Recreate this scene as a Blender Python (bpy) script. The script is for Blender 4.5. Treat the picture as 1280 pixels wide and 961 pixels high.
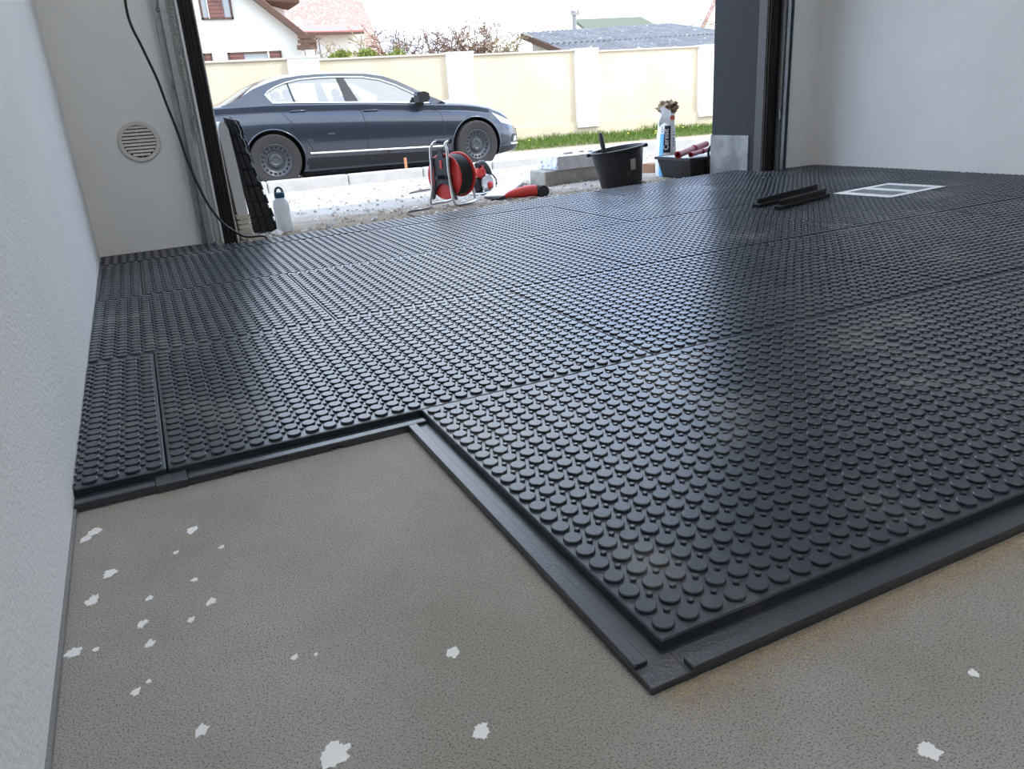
import bpy, bmesh, math, random
from mathutils import Vector, Matrix

scene = bpy.context.scene
for o in list(bpy.data.objects):
    bpy.data.objects.remove(o, do_unlink=True)
COL = scene.collection
PI = math.pi
random.seed(7)

# ------------------------------------------------------------------ camera
PT = 0.0284                      # stud pitch of the floor tiles in metres
CAM = Vector((-11.9386 * PT, -39.6613 * PT, (16.4278 + .8) * PT))
YAW, PITCH, ROLL, FPX = .4229, .3580, -.0711, 951.35
fwd = Vector((math.sin(YAW) * math.cos(PITCH), math.cos(YAW) * math.cos(PITCH), -math.sin(PITCH)))
right = Vector((math.cos(YAW), -math.sin(YAW), 0))
up = right.cross(fwd)
r2 = math.cos(ROLL) * right + math.sin(ROLL) * up
u2 = -math.sin(ROLL) * right + math.cos(ROLL) * up
cam_d = bpy.data.cameras.new('camera')
cam = bpy.data.objects.new('camera', cam_d)
COL.objects.link(cam)
M = Matrix((r2, u2, -fwd)).transposed().to_4x4()
M.translation = CAM
cam.matrix_world = M
cam_d.sensor_fit = 'HORIZONTAL'
cam_d.sensor_width = 36
cam_d.lens = FPX / 1280 * 36
cam_d.clip_start = .02
cam_d.clip_end = 400
scene.camera = cam


def ray(u, v):
    return fwd + r2 * ((u - 640) / FPX) + u2 * ((480.5 - v) / FPX)


def atY(u, v, y):
    d = ray(u, v)
    return CAM + d * ((y - CAM.y) / d.y)


def atX(u, v, x):
    d = ray(u, v)
    return CAM + d * ((x - CAM.x) / d.x)


def atZ(u, v, z):
    d = ray(u, v)
    return CAM + d * ((z - CAM.z) / d.z)


GS = .059                        # slope of the gravel drive


def gz(y):
    return -.02 - max(0, y - 2.4) * GS


def atG(u, v):                   # pixel -> point on the gravel drive
    d = ray(u, v)
    t = (-.02 - (CAM.y - 2.4) * GS - CAM.z) / (d.z + GS * d.y)
    return CAM + d * t


def in_frame(p, m=20):
    d = Vector(p) - CAM
    w = d.dot(fwd)
    if w < .05:
        return False
    u = 640 + FPX * d.dot(r2) / w
    v = 480.5 - FPX * d.dot(u2) / w
    return -m < u < 1280 + m and -m < v < 961 + m


# ------------------------------------------------------------------ world, sun, exposure
SUN_DIR = Vector((.80 * math.cos(.84), -.60 * math.cos(.84), math.sin(.84)))
SUN_STRENGTH = 1.3
SKY_STRENGTH = 1.6
FILL = 6.0                       # brightness of the added ceiling fill lights
world = bpy.data.worlds.new('world')
scene.world = world
world.use_nodes = True
nt = world.node_tree
nt.nodes.clear()
out = nt.nodes.new('ShaderNodeOutputWorld')
bg = nt.nodes.new('ShaderNodeBackground')
tc = nt.nodes.new('ShaderNodeTexCoord')
mp = nt.nodes.new('ShaderNodeMapping')
mp.inputs['Scale'].default_value = (1, 1, 2.6)
nz = nt.nodes.new('ShaderNodeTexNoise')
nz.inputs['Scale'].default_value = 2.6
nz.inputs['Detail'].default_value = 6
nz.inputs['Roughness'].default_value = .58
cr = nt.nodes.new('ShaderNodeValToRGB')
cr.color_ramp.elements[0].position = .36
cr.color_ramp.elements[0].color = (.40, .60, 1.0, 1)
cr.color_ramp.elements[1].position = .60
cr.color_ramp.elements[1].color = (.86, .93, 1.0, 1)
nt.links.new(tc.outputs['Generated'], mp.inputs['Vector'])
nt.links.new(mp.outputs['Vector'], nz.inputs['Vector'])
nt.links.new(nz.outputs['Fac'], cr.inputs['Fac'])
nt.links.new(cr.outputs['Color'], bg.inputs['Color'])
bg.inputs['Strength'].default_value = SKY_STRENGTH
nt.links.new(bg.outputs[0], out.inputs[0])

sd = bpy.data.lights.new('sun', 'SUN')
sd.energy = SUN_STRENGTH
sd.angle = math.radians(.8)
sd.color = (1, .95, .87)
sun = bpy.data.objects.new('sun', sd)
COL.objects.link(sun)
sun.rotation_euler = SUN_DIR.to_track_quat('Z', 'Y').to_euler()
sun.location = (6, -4, 12)

scene.view_settings.view_transform = 'Standard'
scene.view_settings.look = 'None'
scene.view_settings.gamma = 1
scene.view_settings.use_curve_mapping = False
scene.view_settings.exposure = 1.18


# ------------------------------------------------------------------ materials
def mat(name, col, rough=.6, metal=0, spec=.5, var=None, bump=None, coat=0, trans=0, ior=1.45, alpha=1, speck=None, world_co=True):
    """var=(scale, colour2, lo, hi); speck=(scale, colour, lo, hi); bump=(scale, strength, distance)"""
    m = bpy.data.materials.new(name)
    m.use_nodes = True
    t = m.node_tree
    b = t.nodes['Principled BSDF']
    b.inputs['Base Color'].default_value = (*col, 1)
    b.inputs['Roughness'].default_value = rough
    b.inputs['Metallic'].default_value = metal
    b.inputs['Specular IOR Level'].default_value = spec
    b.inputs['Coat Weight'].default_value = coat
    b.inputs['Coat Roughness'].default_value = .03
    b.inputs['Transmission Weight'].default_value = trans
    b.inputs['IOR'].default_value = ior
    b.inputs['Alpha'].default_value = alpha
    if var or bump or speck:
        if world_co:
            g = t.nodes.new('ShaderNodeNewGeometry')
            co = g.outputs['Position']
        else:
            g = t.nodes.new('ShaderNodeTexCoord')
            co = g.outputs['Object']
    cur = None
    for spec_ in (var, speck):
        if not spec_:
            continue
        sc, c2, lo, hi = spec_
        n = t.nodes.new('ShaderNodeTexNoise')
        n.inputs['Scale'].default_value = sc
        n.inputs['Detail'].default_value = 5
        n.inputs['Roughness'].default_value = .6
        t.links.new(co, n.inputs['Vector'])
        r = t.nodes.new('ShaderNodeMapRange')
        r.inputs[1].default_value = lo
        r.inputs[2].default_value = hi
        t.links.new(n.outputs['Fac'], r.inputs[0])
        mx = t.nodes.new('ShaderNodeMix')
        mx.data_type = 'RGBA'
        t.links.new(r.outputs[0], mx.inputs[0])
        if cur:
            t.links.new(cur, mx.inputs[6])
        else:
            mx.inputs[6].default_value = (*col, 1)
        mx.inputs[7].default_value = (*c2, 1)
        cur = mx.outputs[2]
    if cur:
        t.links.new(cur, b.inputs['Base Color'])
    if bump:
        n = t.nodes.new('ShaderNodeTexNoise')
        n.inputs['Scale'].default_value = bump[0]
        n.inputs['Detail'].default_value = 4
        t.links.new(co, n.inputs['Vector'])
        bp = t.nodes.new('ShaderNodeBump')
        bp.inputs['Strength'].default_value = bump[1]
        bp.inputs['Distance'].default_value = bump[2]
        t.links.new(n.outputs['Fac'], bp.inputs['Height'])
        t.links.new(bp.outputs[0], b.inputs['Normal'])
    return m


MT = {}
MT['plaster'] = mat('white_plaster', (.80, .80, .79), .85, spec=.2, bump=(160, .55, .004), var=(3, (.76, .76, .75), .4, .7))
MT['ceiling'] = mat('ceiling_white', (.8, .8, .8), .9)
MT['stucco'] = mat('dark_grey_stucco', (.048, .049, .054), .9, spec=.2, bump=(220, .9, .006), speck=(260, (.12, .125, .135), .52, .68))
MT['plinth'] = mat('bare_grey_render', (.36, .37, .36), .9, spec=.2, bump=(90, .4, .004), var=(5, (.22, .23, .23), .45, .6))
MT['bead'] = mat('corner_bead_grey', (.10, .097, .10), .7)
MT['concrete'] = mat('concrete_floor', (.355, .330, .295), .88, spec=.25, bump=(560, .8, .003), var=(2.0, (.47, .458, .44), .38, .66), speck=(520, (.11, .097, .082), .50, .68))
MT['sand'] = mat('sandy_residue', (.56, .45, .30), .95, spec=.1, bump=(500, .8, .004), speck=(420, (.42, .33, .21), .45, .65))
MT['splat'] = mat('white_paint_splash', (.82, .83, .83), .7)
MT['foam'] = mat('edge_strip_grey', (.22, .22, .22), .8, bump=(200, .6, .004))
MT['tile'] = mat('black_recycled_plastic', (.019, .0255, .036), .285, spec=1.0, bump=(700, .16, .0009), var=(1.7, (.042, .049, .058), .46, .70), speck=(3.4, (.135, .136, .128), .565, .74))
MT['rail'] = mat('black_moulded_plastic', (.028, .034, .043), .30, spec=1.0, bump=(240, .25, .0015), speck=(40, (.05, .05, .05), .58, .75))
MT['strip'] = mat('dull_black_strip', (.010, .010, .011), .55, spec=.3)
MT['galv'] = mat('galvanised_steel', (.46, .50, .52), .38, metal=.9, var=(30, (.36, .39, .41), .4, .65))
MT['spring'] = mat('zinc_spring', (.55, .56, .55), .45, metal=.7)
MT['seal'] = mat('black_rubber_seal', (.012, .010, .011), .5)
MT['darkmetal'] = mat('dark_metal', (.05, .05, .055), .45, metal=.8)
MT['ventp'] = mat('vent_grey_plastic', (.60, .59, .57), .55)
MT['black'] = mat('matt_black', (.01, .01, .011), .7)
MT['cable'] = mat('black_cable', (.012, .012, .013), .42)
MT['paper'] = mat('white_paper', (.86, .87, .9), .7)
MT['print'] = mat('grey_print', (.24, .28, .32), .7, var=(30, (.15, .18, .2), .4, .6))
MT['gravel'] = mat('gravel_ground', (.40, .375, .34), .95, spec=.1, bump=(40, .9, .02), var=(1.6, (.36, .31, .26), .42, .65), speck=(60, (.50, .48, .46), .5, .64))
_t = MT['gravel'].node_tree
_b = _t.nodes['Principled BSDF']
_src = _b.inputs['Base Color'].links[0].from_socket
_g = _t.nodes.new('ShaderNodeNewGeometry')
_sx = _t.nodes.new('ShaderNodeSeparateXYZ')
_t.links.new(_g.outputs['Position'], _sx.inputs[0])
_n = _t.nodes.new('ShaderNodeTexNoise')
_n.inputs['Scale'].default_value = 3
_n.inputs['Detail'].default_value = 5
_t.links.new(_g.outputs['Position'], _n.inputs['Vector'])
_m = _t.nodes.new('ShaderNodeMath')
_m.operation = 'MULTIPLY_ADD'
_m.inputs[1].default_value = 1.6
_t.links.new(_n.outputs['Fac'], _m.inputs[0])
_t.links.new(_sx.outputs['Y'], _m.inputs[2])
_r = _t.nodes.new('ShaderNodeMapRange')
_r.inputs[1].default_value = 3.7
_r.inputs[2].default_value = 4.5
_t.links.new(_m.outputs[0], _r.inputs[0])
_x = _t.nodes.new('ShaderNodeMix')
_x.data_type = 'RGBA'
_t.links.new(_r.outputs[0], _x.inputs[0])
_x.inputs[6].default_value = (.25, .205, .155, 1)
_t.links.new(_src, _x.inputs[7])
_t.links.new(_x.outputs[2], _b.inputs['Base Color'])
MT['stone_a'] = mat('pale_stone', (.60, .58, .55), .9)
MT['stone_b'] = mat('brown_stone', (.30, .25, .20), .9)
MT['stone_c'] = mat('grey_stone', (.38, .37, .36), .9)
MT['kerb'] = mat('concrete_kerb', (.56, .54, .50), .9, bump=(80, .3, .004), var=(8, (.48, .46, .43), .4, .7))
MT['road'] = mat('grey_asphalt', (.42, .41, .40), .92, bump=(200, .4, .006), var=(2, (.36, .35, .34), .4, .65))
MT['soil'] = mat('verge_soil', (.20, .17, .10), .95)
MT['grass'] = mat('spring_grass', (.10, .18, .03), .7, spec=.2, var=(8, (.20, .26, .06), .4, .65))
MT['dandelion'] = mat('yellow_flower', (.85, .72, .10), .7)
MT['cream'] = mat('cream_render', (.70, .59, .41), .95, spec=.1, var=(1.4, (.64, .50, .35), .42, .68), bump=(120, .3, .004))
MT['pilaster'] = mat('off_white_render', (.82, .80, .75), .95, spec=.1)
MT['coping'] = mat('coping_beige', (.56, .48, .38), .9)
MT['house'] = mat('house_white', (.82, .78, .70), .95, spec=.1)
MT['rooftile'] = mat('red_clay_tiles', (.34, .19, .15), .85, var=(9, (.44, .30, .26), .4, .65), speck=(5.5, (.78, .72, .68), .60, .66))
MT['redmetal'] = mat('pink_red_sheet', (.62, .22, .20), .6)
MT['brownwood'] = mat('brown_stained_wood', (.11, .06, .04), .75)
MT['shutter'] = mat('red_brown_shutter', (.20, .085, .07), .7)
MT['pane'] = mat('window_pane', (.35, .36, .36), .08, spec=.8)
MT['corr'] = mat('grey_fibre_cement', (.13, .13, .135), .9, var=(3, (.19, .19, .19), .4, .65), speck=(9, (.6, .6, .58), .63, .7))
MT['farroof'] = mat('green_grey_roof', (.13, .145, .10), .9)
MT['pole'] = mat('grey_pole', (.3, .29, .28), .8)
MT['twig'] = mat('bare_twigs', (.23, .14, .09), .9)
MT['twig2'] = mat('straw_twigs', (.33, .26, .15), .9)
MT['leaf'] = mat('evergreen_leaf', (.17, .22, .045), .7, var=(6, (.36, .36, .10), .4, .65))
# car
MT['paint'] = mat('dark_blue_car_paint', (.026, .032, .045), .2, metal=.35, spec=.7, coat=1)
MT['trim'] = mat('black_car_trim', (.012, .012, .013), .45)
MT['chrome'] = mat('bright_chrome', (.92, .93, .95), .12, metal=1)
MT['glass'] = mat('car_glass', (.82, .92, .95), .01, trans=1, ior=1.2, spec=.8)
MT['tyre'] = mat('tyre_rubber', (.035, .032, .029), .85, bump=(60, .4, .004), world_co=False)
MT['rim'] = mat('black_steel_rim', (.085, .088, .092), .42, metal=.5)
MT['lamp'] = mat('clear_headlamp', (.75, .78, .8), .1, metal=.5, coat=1)
MT['seat'] = mat('dark_seat_fabric', (.05, .052, .055), .9)
MT['plate'] = mat('number_plate_white', (.7, .7, .66), .5)
def thin_glass(name, tint, base):
    m = bpy.data.materials.new(name)
    m.use_nodes = True
    t = m.node_tree
    t.nodes.remove(t.nodes['Principled BSDF'])
    o = t.nodes['Material Output']
    tr = t.nodes.new('ShaderNodeBsdfTransparent')
    tr.inputs[0].default_value = (*tint, 1)
    gl = t.nodes.new('ShaderNodeBsdfGlossy')
    gl.inputs['Roughness'].default_value = .02
    fr = t.nodes.new('ShaderNodeFresnel')
    fr.inputs[0].default_value = 1.5
    ad = t.nodes.new('ShaderNodeMath')
    ad.operation = 'ADD'
    ad.use_clamp = True
    ad.inputs[1].default_value = base
    mx = t.nodes.new('ShaderNodeMixShader')
    t.links.new(fr.outputs[0], ad.inputs[0])
    t.links.new(ad.outputs[0], mx.inputs[0])
    t.links.new(tr.outputs[0], mx.inputs[1])
    t.links.new(gl.outputs[0], mx.inputs[2])
    t.links.new(mx.outputs[0], o.inputs[0])
    return m


MT['glass'] = thin_glass('car_glass', (.72, .82, .86), .28)
# site things
MT['redp'] = mat('red_plastic', (.56, .030, .028), .35)
MT['redtool'] = mat('red_tool_plastic', (.62, .05, .04), .4)
MT['darkred'] = mat('dark_red_plastic', (.26, .012, .014), .45)
MT['blackp'] = mat('black_plastic', (.016, .017, .020), .4, var=(14, (.035, .035, .04), .5, .7))
MT['bucket'] = mat('black_bucket_plastic', (.012, .0125, .016), .42, bump=(60, .2, .003), speck=(12, (.05, .05, .05), .63, .75))
MT['steel'] = mat('steel_tube', (.62, .62, .62), .3, metal=.9)
MT['conc'] = mat('grey_concrete_block', (.40, .37, .33), .92, bump=(90, .5, .004), var=(12, (.30, .28, .25), .4, .65))
MT['stripe'] = mat('white_packing_film', (.78, .79, .82), .5, var=(26, (.25, .31, .45), .54, .60))
MT['sidegrey'] = mat('scuffed_film', (.55, .54, .52), .6, var=(16, (.42, .41, .40), .4, .65))
MT['whiteb'] = mat('white_coated_board', (.85, .85, .84), .5)
MT['brick'] = mat('red_brown_brick', (.38, .21, .13), .9, bump=(80, .5, .004))
MT['sackw'] = mat('white_paper_sack', (.80, .80, .79), .75, bump=(24, .5, .01))
MT['sackb'] = mat('blue_paper_sack', (.16, .48, .82), .7)
MT['sackr'] = mat('red_print', (.66, .12, .08), .7)
MT['kraft'] = mat('brown_kraft_paper', (.27, .20, .12), .85)
MT['ink'] = mat('dark_ink', (.02, .022, .03), .7)
MT['bottle'] = mat('frosted_bottle', (.82, .86, .88), .35, trans=.35, ior=1.3)
MT['cap'] = mat('teal_bottle_cap', (.015, .075, .11), .4)
MT['whitep'] = mat('grey_white_plastic', (.62, .64, .65), .5)
MT['ivory'] = mat('ivory_plastic', (.66, .62, .54), .6)
MT['mat'] = mat('black_rubber_mat', (.016, .0155, .015), .6, bump=(90, .5, .004))
MT['peg'] = mat('raw_wood_peg', (.55, .25, .12), .8)


# ------------------------------------------------------------------ mesh builder
class MB:
    def __init__(s):
        s.v, s.f = [], []

    def add(s, vs, fs, M=None):
        o = len(s.v)
        if M is not None:
            vs = [M @ Vector(q) for q in vs]
        s.v += [tuple(q) for q in vs]
        s.f += [tuple(i + o for i in q) for q in fs]
        return s

    def box(s, c, d, M=None):
        x, y, z = c
        a, b, h = d[0] / 2, d[1] / 2, d[2] / 2
        vs = [(x + i * a, y + j * b, z + k * h) for k in (-1, 1) for j in (-1, 1) for i in (-1, 1)]
        return s.add(vs, [(0, 2, 3, 1), (4, 5, 7, 6), (0, 1, 5, 4), (2, 6, 7, 3), (0, 4, 6, 2), (1, 3, 7, 5)], M)

    def cbox(s, c, d, ch, M=None):
        """box with chamfered vertical and top/bottom edges"""
        x, y, z = c
        a, b, h = d[0] / 2, d[1] / 2, d[2] / 2
        def ring(i, zz):
            p, q = a - i, b - i
            e = ch
            return [(x - p + e, y - q, zz), (x + p - e, y - q, zz), (x + p, y - q + e, zz), (x + p, y + q - e, zz),
                    (x + p - e, y + q, zz), (x - p + e, y + q, zz), (x - p, y + q - e, zz), (x - p, y - q + e, zz)]
        rs = [ring(ch, z - h), ring(0, z - h + ch), ring(0, z + h - ch), ring(ch, z + h)]
        return s.loft(rs, M=M)

    def loft(s, rings, closed=True, caps=True, M=None):
        n = len(rings[0])
        vs = [q for r in rings for q in r]
        fs = []
        m = n if closed else n - 1
        for k in range(len(rings) - 1):
            for i in range(m):
                j = (i + 1) % n
                fs.append((k * n + i, k * n + j, (k + 1) * n + j, (k + 1) * n + i))
        if caps and closed:
            fs.append(tuple(range(n - 1, -1, -1)))
            fs.append(tuple((len(rings) - 1) * n + i for i in range(n)))
        return s.add(vs, fs, M)

    def prism(s, poly, z0, z1, M=None):
        return s.loft([[(x, y, z0) for x, y in poly], [(x, y, z1) for x, y in poly]], M=M)

    def lathe(s, prof, n=24, M=None, caps=True):
        rs = [[(r * math.cos(2 * PI * i / n), r * math.sin(2 * PI * i / n), z) for i in range(n)] for r, z in prof]
        return s.loft(rs, caps=caps, M=M)

    def tube(s, pts, r, n=8, closed=False, M=None):
        pts = [Vector(q) for q in pts]
        rs = []
        N = len(pts)
        prev = None
        for i, q in enumerate(pts):
            if closed:
                t = pts[(i + 1) % N] - pts[i - 1]
            else:
                t = pts[min(i + 1, N - 1)] - pts[max(i - 1, 0)]
            if t.length < 1e-9:
                t = Vector((0, 0, 1))
            t.normalize()
            if prev is None:
                a = Vector((0, 0, 1)) if abs(t.z) < .9 else Vector((1, 0, 0))
                x = t.cross(a).normalized()
            else:
                x = prev - t * prev.dot(t)
                x = x.normalized() if x.length > 1e-6 else t.cross(Vector((0, 0, 1))).normalized()
            prev = x
            y = t.cross(x)
            rr = r[i] if isinstance(r, (list, tuple)) else r
            rs.append([q + (x * math.cos(2 * PI * k / n) + y * math.sin(2 * PI * k / n)) * rr for k in range(n)])
        if closed:
            vs = [q for r_ in rs for q in r_]
            fs = []
            for k in range(N):
                for i in range(n):
                    j = (i + 1) % n
                    k2 = (k + 1) % N
                    fs.append((k * n + i, k * n + j, k2 * n + j, k2 * n + i))
            return s.add(vs, fs, M)
        return s.loft(rs, M=M)

    def grid(s, fn, nu, nv, M=None):
        vs = [fn(i / nu, j / nv) for j in range(nv + 1) for i in range(nu + 1)]
        fs = [(j * (nu + 1) + i, j * (nu + 1) + i + 1, (j + 1) * (nu + 1) + i + 1, (j + 1) * (nu + 1) + i) for j in range(nv) for i in range(nu)]
        return s.add(vs, fs, M)

    def mesh(s, name, m, smooth=None):
        me = bpy.data.meshes.new(name)
        me.from_pydata(s.v, [], s.f)
        bm = bmesh.new()
        bm.from_mesh(me)
        bmesh.ops.recalc_face_normals(bm, faces=bm.faces)
        bm.to_mesh(me)
        bm.free()
        if m is not None:
            me.materials.append(MT[m] if isinstance(m, str) else m)
        if smooth:
            me.shade_smooth()
            me.set_sharp_from_angle(angle=math.radians(smooth))
        return me

    def build(s, name, m, parent=None, smooth=None, loc=None, rot=None):
        return link(name, s.mesh(name, m, smooth), parent, loc, rot)


def link(name, me, parent=None, loc=None, rot=None):
    o = bpy.data.objects.new(name, me)
    COL.objects.link(o)
    if parent:
        o.parent = parent
    if loc is not None:
        o.location = loc
    if rot is not None:
        o.rotation_euler = rot
    return o


def tag(o, label, cat, group=None):
    o['label'] = label
    o['category'] = cat
    if group:
        o['group'] = group
    return o


def thing(name, label, cat, loc=(0, 0, 0), rot=(0, 0, 0), group=None):
    o = bpy.data.objects.new(name, None)
    o.empty_display_size = .1
    COL.objects.link(o)
    o.location = loc
    o.rotation_euler = rot
    return tag(o, label, cat, group)


def struct(o, label=None):
    o['kind'] = 'structure'
    if label:
        o['label'] = label
    return o


def stuff(o):
    o['kind'] = 'stuff'
    return o


def bez(pts, n=12):
    """smooth Catmull-Rom curve through points"""
    P = [Vector(q) for q in pts]
    P = [P[0] * 2 - P[1]] + P + [P[-1] * 2 - P[-2]]
    o = []
    for i in range(1, len(P) - 2):
        for k in range(n):
            t = k / n
            a, b, c, d = P[i - 1], P[i], P[i + 1], P[i + 2]
            o.append(.5 * ((2 * b) + (c - a) * t + (2 * a - 5 * b + 4 * c - d) * t * t + (3 * b - a - 3 * c + d) * t ** 3))
    o.append(P[-2])
    return o


def Rz(a):
    return Matrix.Rotation(a, 4, 'Z')


def Rx(a):
    return Matrix.Rotation(a, 4, 'X')


def Ry(a):
    return Matrix.Rotation(a, 4, 'Y')


def T(x, y, z):
    return Matrix.Translation((x, y, z))


def text_mesh(body, size, m):
    c = bpy.data.curves.new('t', 'FONT')
    c.body = body
    c.size = size
    c.align_x = 'CENTER'
    c.align_y = 'CENTER'
    c.extrude = .0004
    o = bpy.data.objects.new('t', c)
    COL.objects.link(o)
    bpy.context.view_layer.update()
    me = bpy.data.meshes.new_from_object(o.evaluated_get(bpy.context.evaluated_depsgraph_get()))
    bpy.data.objects.remove(o, do_unlink=True)
    me.materials.clear()
    me.materials.append(MT[m])
    return me


# ================================================================== GARAGE SHELL
YIN, YMID, YOUT = 2.235, 2.29, 2.655          # inner plaster face, back of plaster, outer face
XL, XR = -.02, 2.78                            # door opening
HD, HC = 2.12, 2.6
YB = -4.2


def wl(y):
    return -.514 - .011 * y                    # left wall line


def wr(y):
    return 3.17 + .030 * (2.26 - y)            # right wall line


def thr(x):                                    # outer edge of the tiles in the doorway
    return 2.133 + (x + .03) / 2.81 * .287


# concrete slab follows the doorway edge
fl = [(wl(YB) - .3, YB), (wr(YB) + .3, YB), (wr(2.3) + .3, YIN + .02), (XR, YIN + .02), (XR, thr(XR) + .015), (XL - .04, thr(XL) + .015), (XL - .04, YIN + .02), (wl(2.3) - .3, YIN + .02)]
floor = struct(MB().prism(fl, -.16, 0).build('floor', 'concrete'))

b = MB()
y0, y1 = YB - .2, YOUT
b.prism([(wl(y0) - .3, y0), (wl(y0), y0), (wl(YIN), YIN), (wl(YIN) - .3, YIN)], -.05, HC)
struct(b.build('wall_left', 'plaster'))
b = MB().prism([(wr(y0), y0), (wr(y0) + .3, y0), (wr(YIN) + .3, YIN), (wr(YIN), YIN)], -.05, HC)
struct(b.build('wall_right', 'plaster'))
b = MB()
b.box(((-.9 + XL) / 2, (YIN + YMID) / 2, HC / 2), (XL + .9, YMID - YIN, HC))
b.box(((XR + 3.6) / 2, (YIN + YMID) / 2, HC / 2), (3.6 - XR, YMID - YIN, HC))
b.box(((XL + XR) / 2, (YIN + YMID) / 2, (HD + HC) / 2), (XR - XL, YMID - YIN, HC - HD))
struct(b.build('wall_front', 'plaster'))
b = MB()
b.box((-4 + (XL) / 2 - 0, (YMID + YOUT) / 2, 1.35), (8 + XL, YOUT - YMID, 3.3))
b.box((XR + 4, (YMID + YOUT) / 2, 1.35), (8, YOUT - YMID, 3.3))
b.box(((XL + XR) / 2, (YMID + YOUT) / 2, (HD + 3.0) / 2), (XR - XL, YOUT - YMID, 3.0 - HD))
wall_out = struct(b.build('wall_outer', 'stucco'))
# bare plinth patch and corner bead on the door reveal
o = MB().box((XR - .004, (YMID + .05 + YOUT) / 2, .08), (.008, YOUT - YMID - .05 + .004, .26)).build('plinth', 'plinth', wall_out)
o = MB().box((XR - .004, YIN + .026, 1.05), (.010, .058, 2.1)).build('corner_bead', 'bead', wall_out)
b = MB().box((1.4, YB - .1, HC / 2), (6, .2, HC + .1))
struct(b.build('wall_back', 'plaster'))
struct(MB().box((1.4, (YB + YMID) / 2, HC + .1), (6, YMID - YB + .3, .2)).build('ceiling', 'ceiling'))
# expansion strip between slab and left wall
b = MB().prism([(wl(YB), YB), (wl(YB) + .005, YB), (wl(-.03) + .004, -.03), (wl(-.03), -.03)], 0, .006)
struct(b.build('trim_1', 'foam'))

# paint splashes on the concrete (u, v, half width px)
SPL = [(418, 943, 17, 14), (602, 914, 10, 9), (252, 913, 7, 6), (566, 816, 8, 6), (1161, 939, 13, 8), (138, 717, 7, 5), (118, 665, 7, 4), (107, 674, 6, 3),
       (240, 663, 6, 4), (115, 751, 7, 5), (187, 748, 4, 3), (178, 780, 5, 4), (239, 775, 4, 3), (264, 752, 5, 4), (277, 684, 3, 2), (220, 691, 3, 2),
       (187, 805, 5, 4), (170, 865, 5, 4), (368, 822, 4, 3), (1217, 842, 6, 4), (243, 725, 4, 2), (395, 818, 2, 2), (186, 852, 3, 2), (92, 816, 9, 5), (120, 812, 4, 2)]
for k, (u, v, a, c) in enumerate(SPL):
    q = atZ(u, v, 0)
    sc = (q - CAM).dot(fwd) / FPX
    n = 34
    R0 = a * sc
    stretch = c / a * (q - CAM).length / (CAM.z) if a else 1
    stretch = min(1.6, max(.8, stretch))
    ph = random.random() * 6
    poly = []
    for i in range(n):
        an = 2 * PI * i / n
        rr = R0 * (1 + .12 * math.sin(3 * an + ph) + .10 * math.sin(5 * an - ph) + random.uniform(-.16, .16) + (random.random() < .12) * .25)
        d = Vector((math.cos(an) * right.x + math.sin(an) * -right.y * -1 * 0, 0))
        ux, uy = right.x, right.y
        poly.append((rr * (math.cos(an) * ux - math.sin(an) * stretch * uy * 1), rr * (math.cos(an) * uy + math.sin(an) * stretch * ux)))
    MB().prism(poly, 0, .0007).build('paint_splash', 'splat', floor, loc=(q.x, q.y, 0))

# ================================================================== STUDDED TILE FLOORING
W, D = 30.2 * PT, 23.4 * PT
TT = .8 * PT                                   # disc tops
HS = .125 * PT                                 # stud height
TB = TT - HS                                   # slab top
RD, RP = .385 * PT, .125 * PT


def clip(poly, reg):
    """Sutherland-Hodgman against convex counter-clockwise region"""
    outp = poly
    for i in range(len(reg)):
        ax, ay = reg[i]
        bx, by = reg[(i + 1) % len(reg)]
        inp, outp = outp, []
        if not inp:
            return []
        sd_ = [(bx - ax) * (q[1] - ay) - (by - ay) * (q[0] - ax) for q in inp]
        for k in range(len(inp)):
            a, c = inp[k - 1], inp[k]
            sa, sc_ = sd_[k - 1], sd_[k]
            if sc_ >= 0:
                if sa < 0:
                    t = sa / (sa - sc_)
                    outp.append((a[0] + (c[0] - a[0]) * t, a[1] + (c[1] - a[1]) * t))
                outp.append(c)
            elif sa >= 0:
                t = sa / (sa - sc_)
                outp.append((a[0] + (c[0] - a[0]) * t, a[1] + (c[1] - a[1]) * t))
    return outp


def shrink(poly, d):
    cx = sum(q[0] for q in poly) / len(poly)
    cy = sum(q[1] for q in poly) / len(poly)
    rr = []
    for x, y in poly:
        L = math.hypot(x - cx, y - cy) or 1
        rr.append((x - (x - cx) / L * d, y - (y - cy) / L * d))
    return rr


def stud(mb, x, y, r, n, z0, z1, regs=None):
    c = [(x + r * math.cos(2 * PI * i / n), y + r * math.sin(2 * PI * i / n)) for i in range(n)]
    pols = [c]
    if regs:
        pols = []
        for rg in regs:
            if all((rg[(i + 1) % len(rg)][0] - rg[i][0]) * (y - rg[i][1]) - (rg[(i + 1) % len(rg)][1] - rg[i][1]) * (x - rg[i][0]) > r * math.dist(rg[i], rg[(i + 1) % len(rg)]) for i in range(len(rg))):
                pols = [c]
                break
            k = clip(c, rg)
            if len(k) > 2:
                pols.append(k)
    for pl in pols:
        if len(pl) < 3:
            continue
        t = shrink(pl, min(.0009, r * .2))
        zc = z1 - min(.0009, r * .25)
        m = len(pl)
        vs = [(a, c_, z0) for a, c_ in pl] + [(a, c_, zc) for a, c_ in pl] + [(a, c_, z1) for a, c_ in t]
        fs = []
        for i in range(m):
            j = (i + 1) % m
            fs += [(i, j, m + j, m + i), (m + i, m + j, 2 * m + j, 2 * m + i)]
        fs.append(tuple(2 * m + i for i in range(m)))
        mb.add(vs, fs)


def stud_xy():
    for j in range(23):
        for i in range(30):
            yield (.1 + .5 + i) * PT, (.2 + .5 + j) * PT


def peg_xy():
    for j in range(22):
        for i in range(29):
            yield (.1 + 1 + i) * PT, (.2 + 1 + j) * PT


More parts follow.
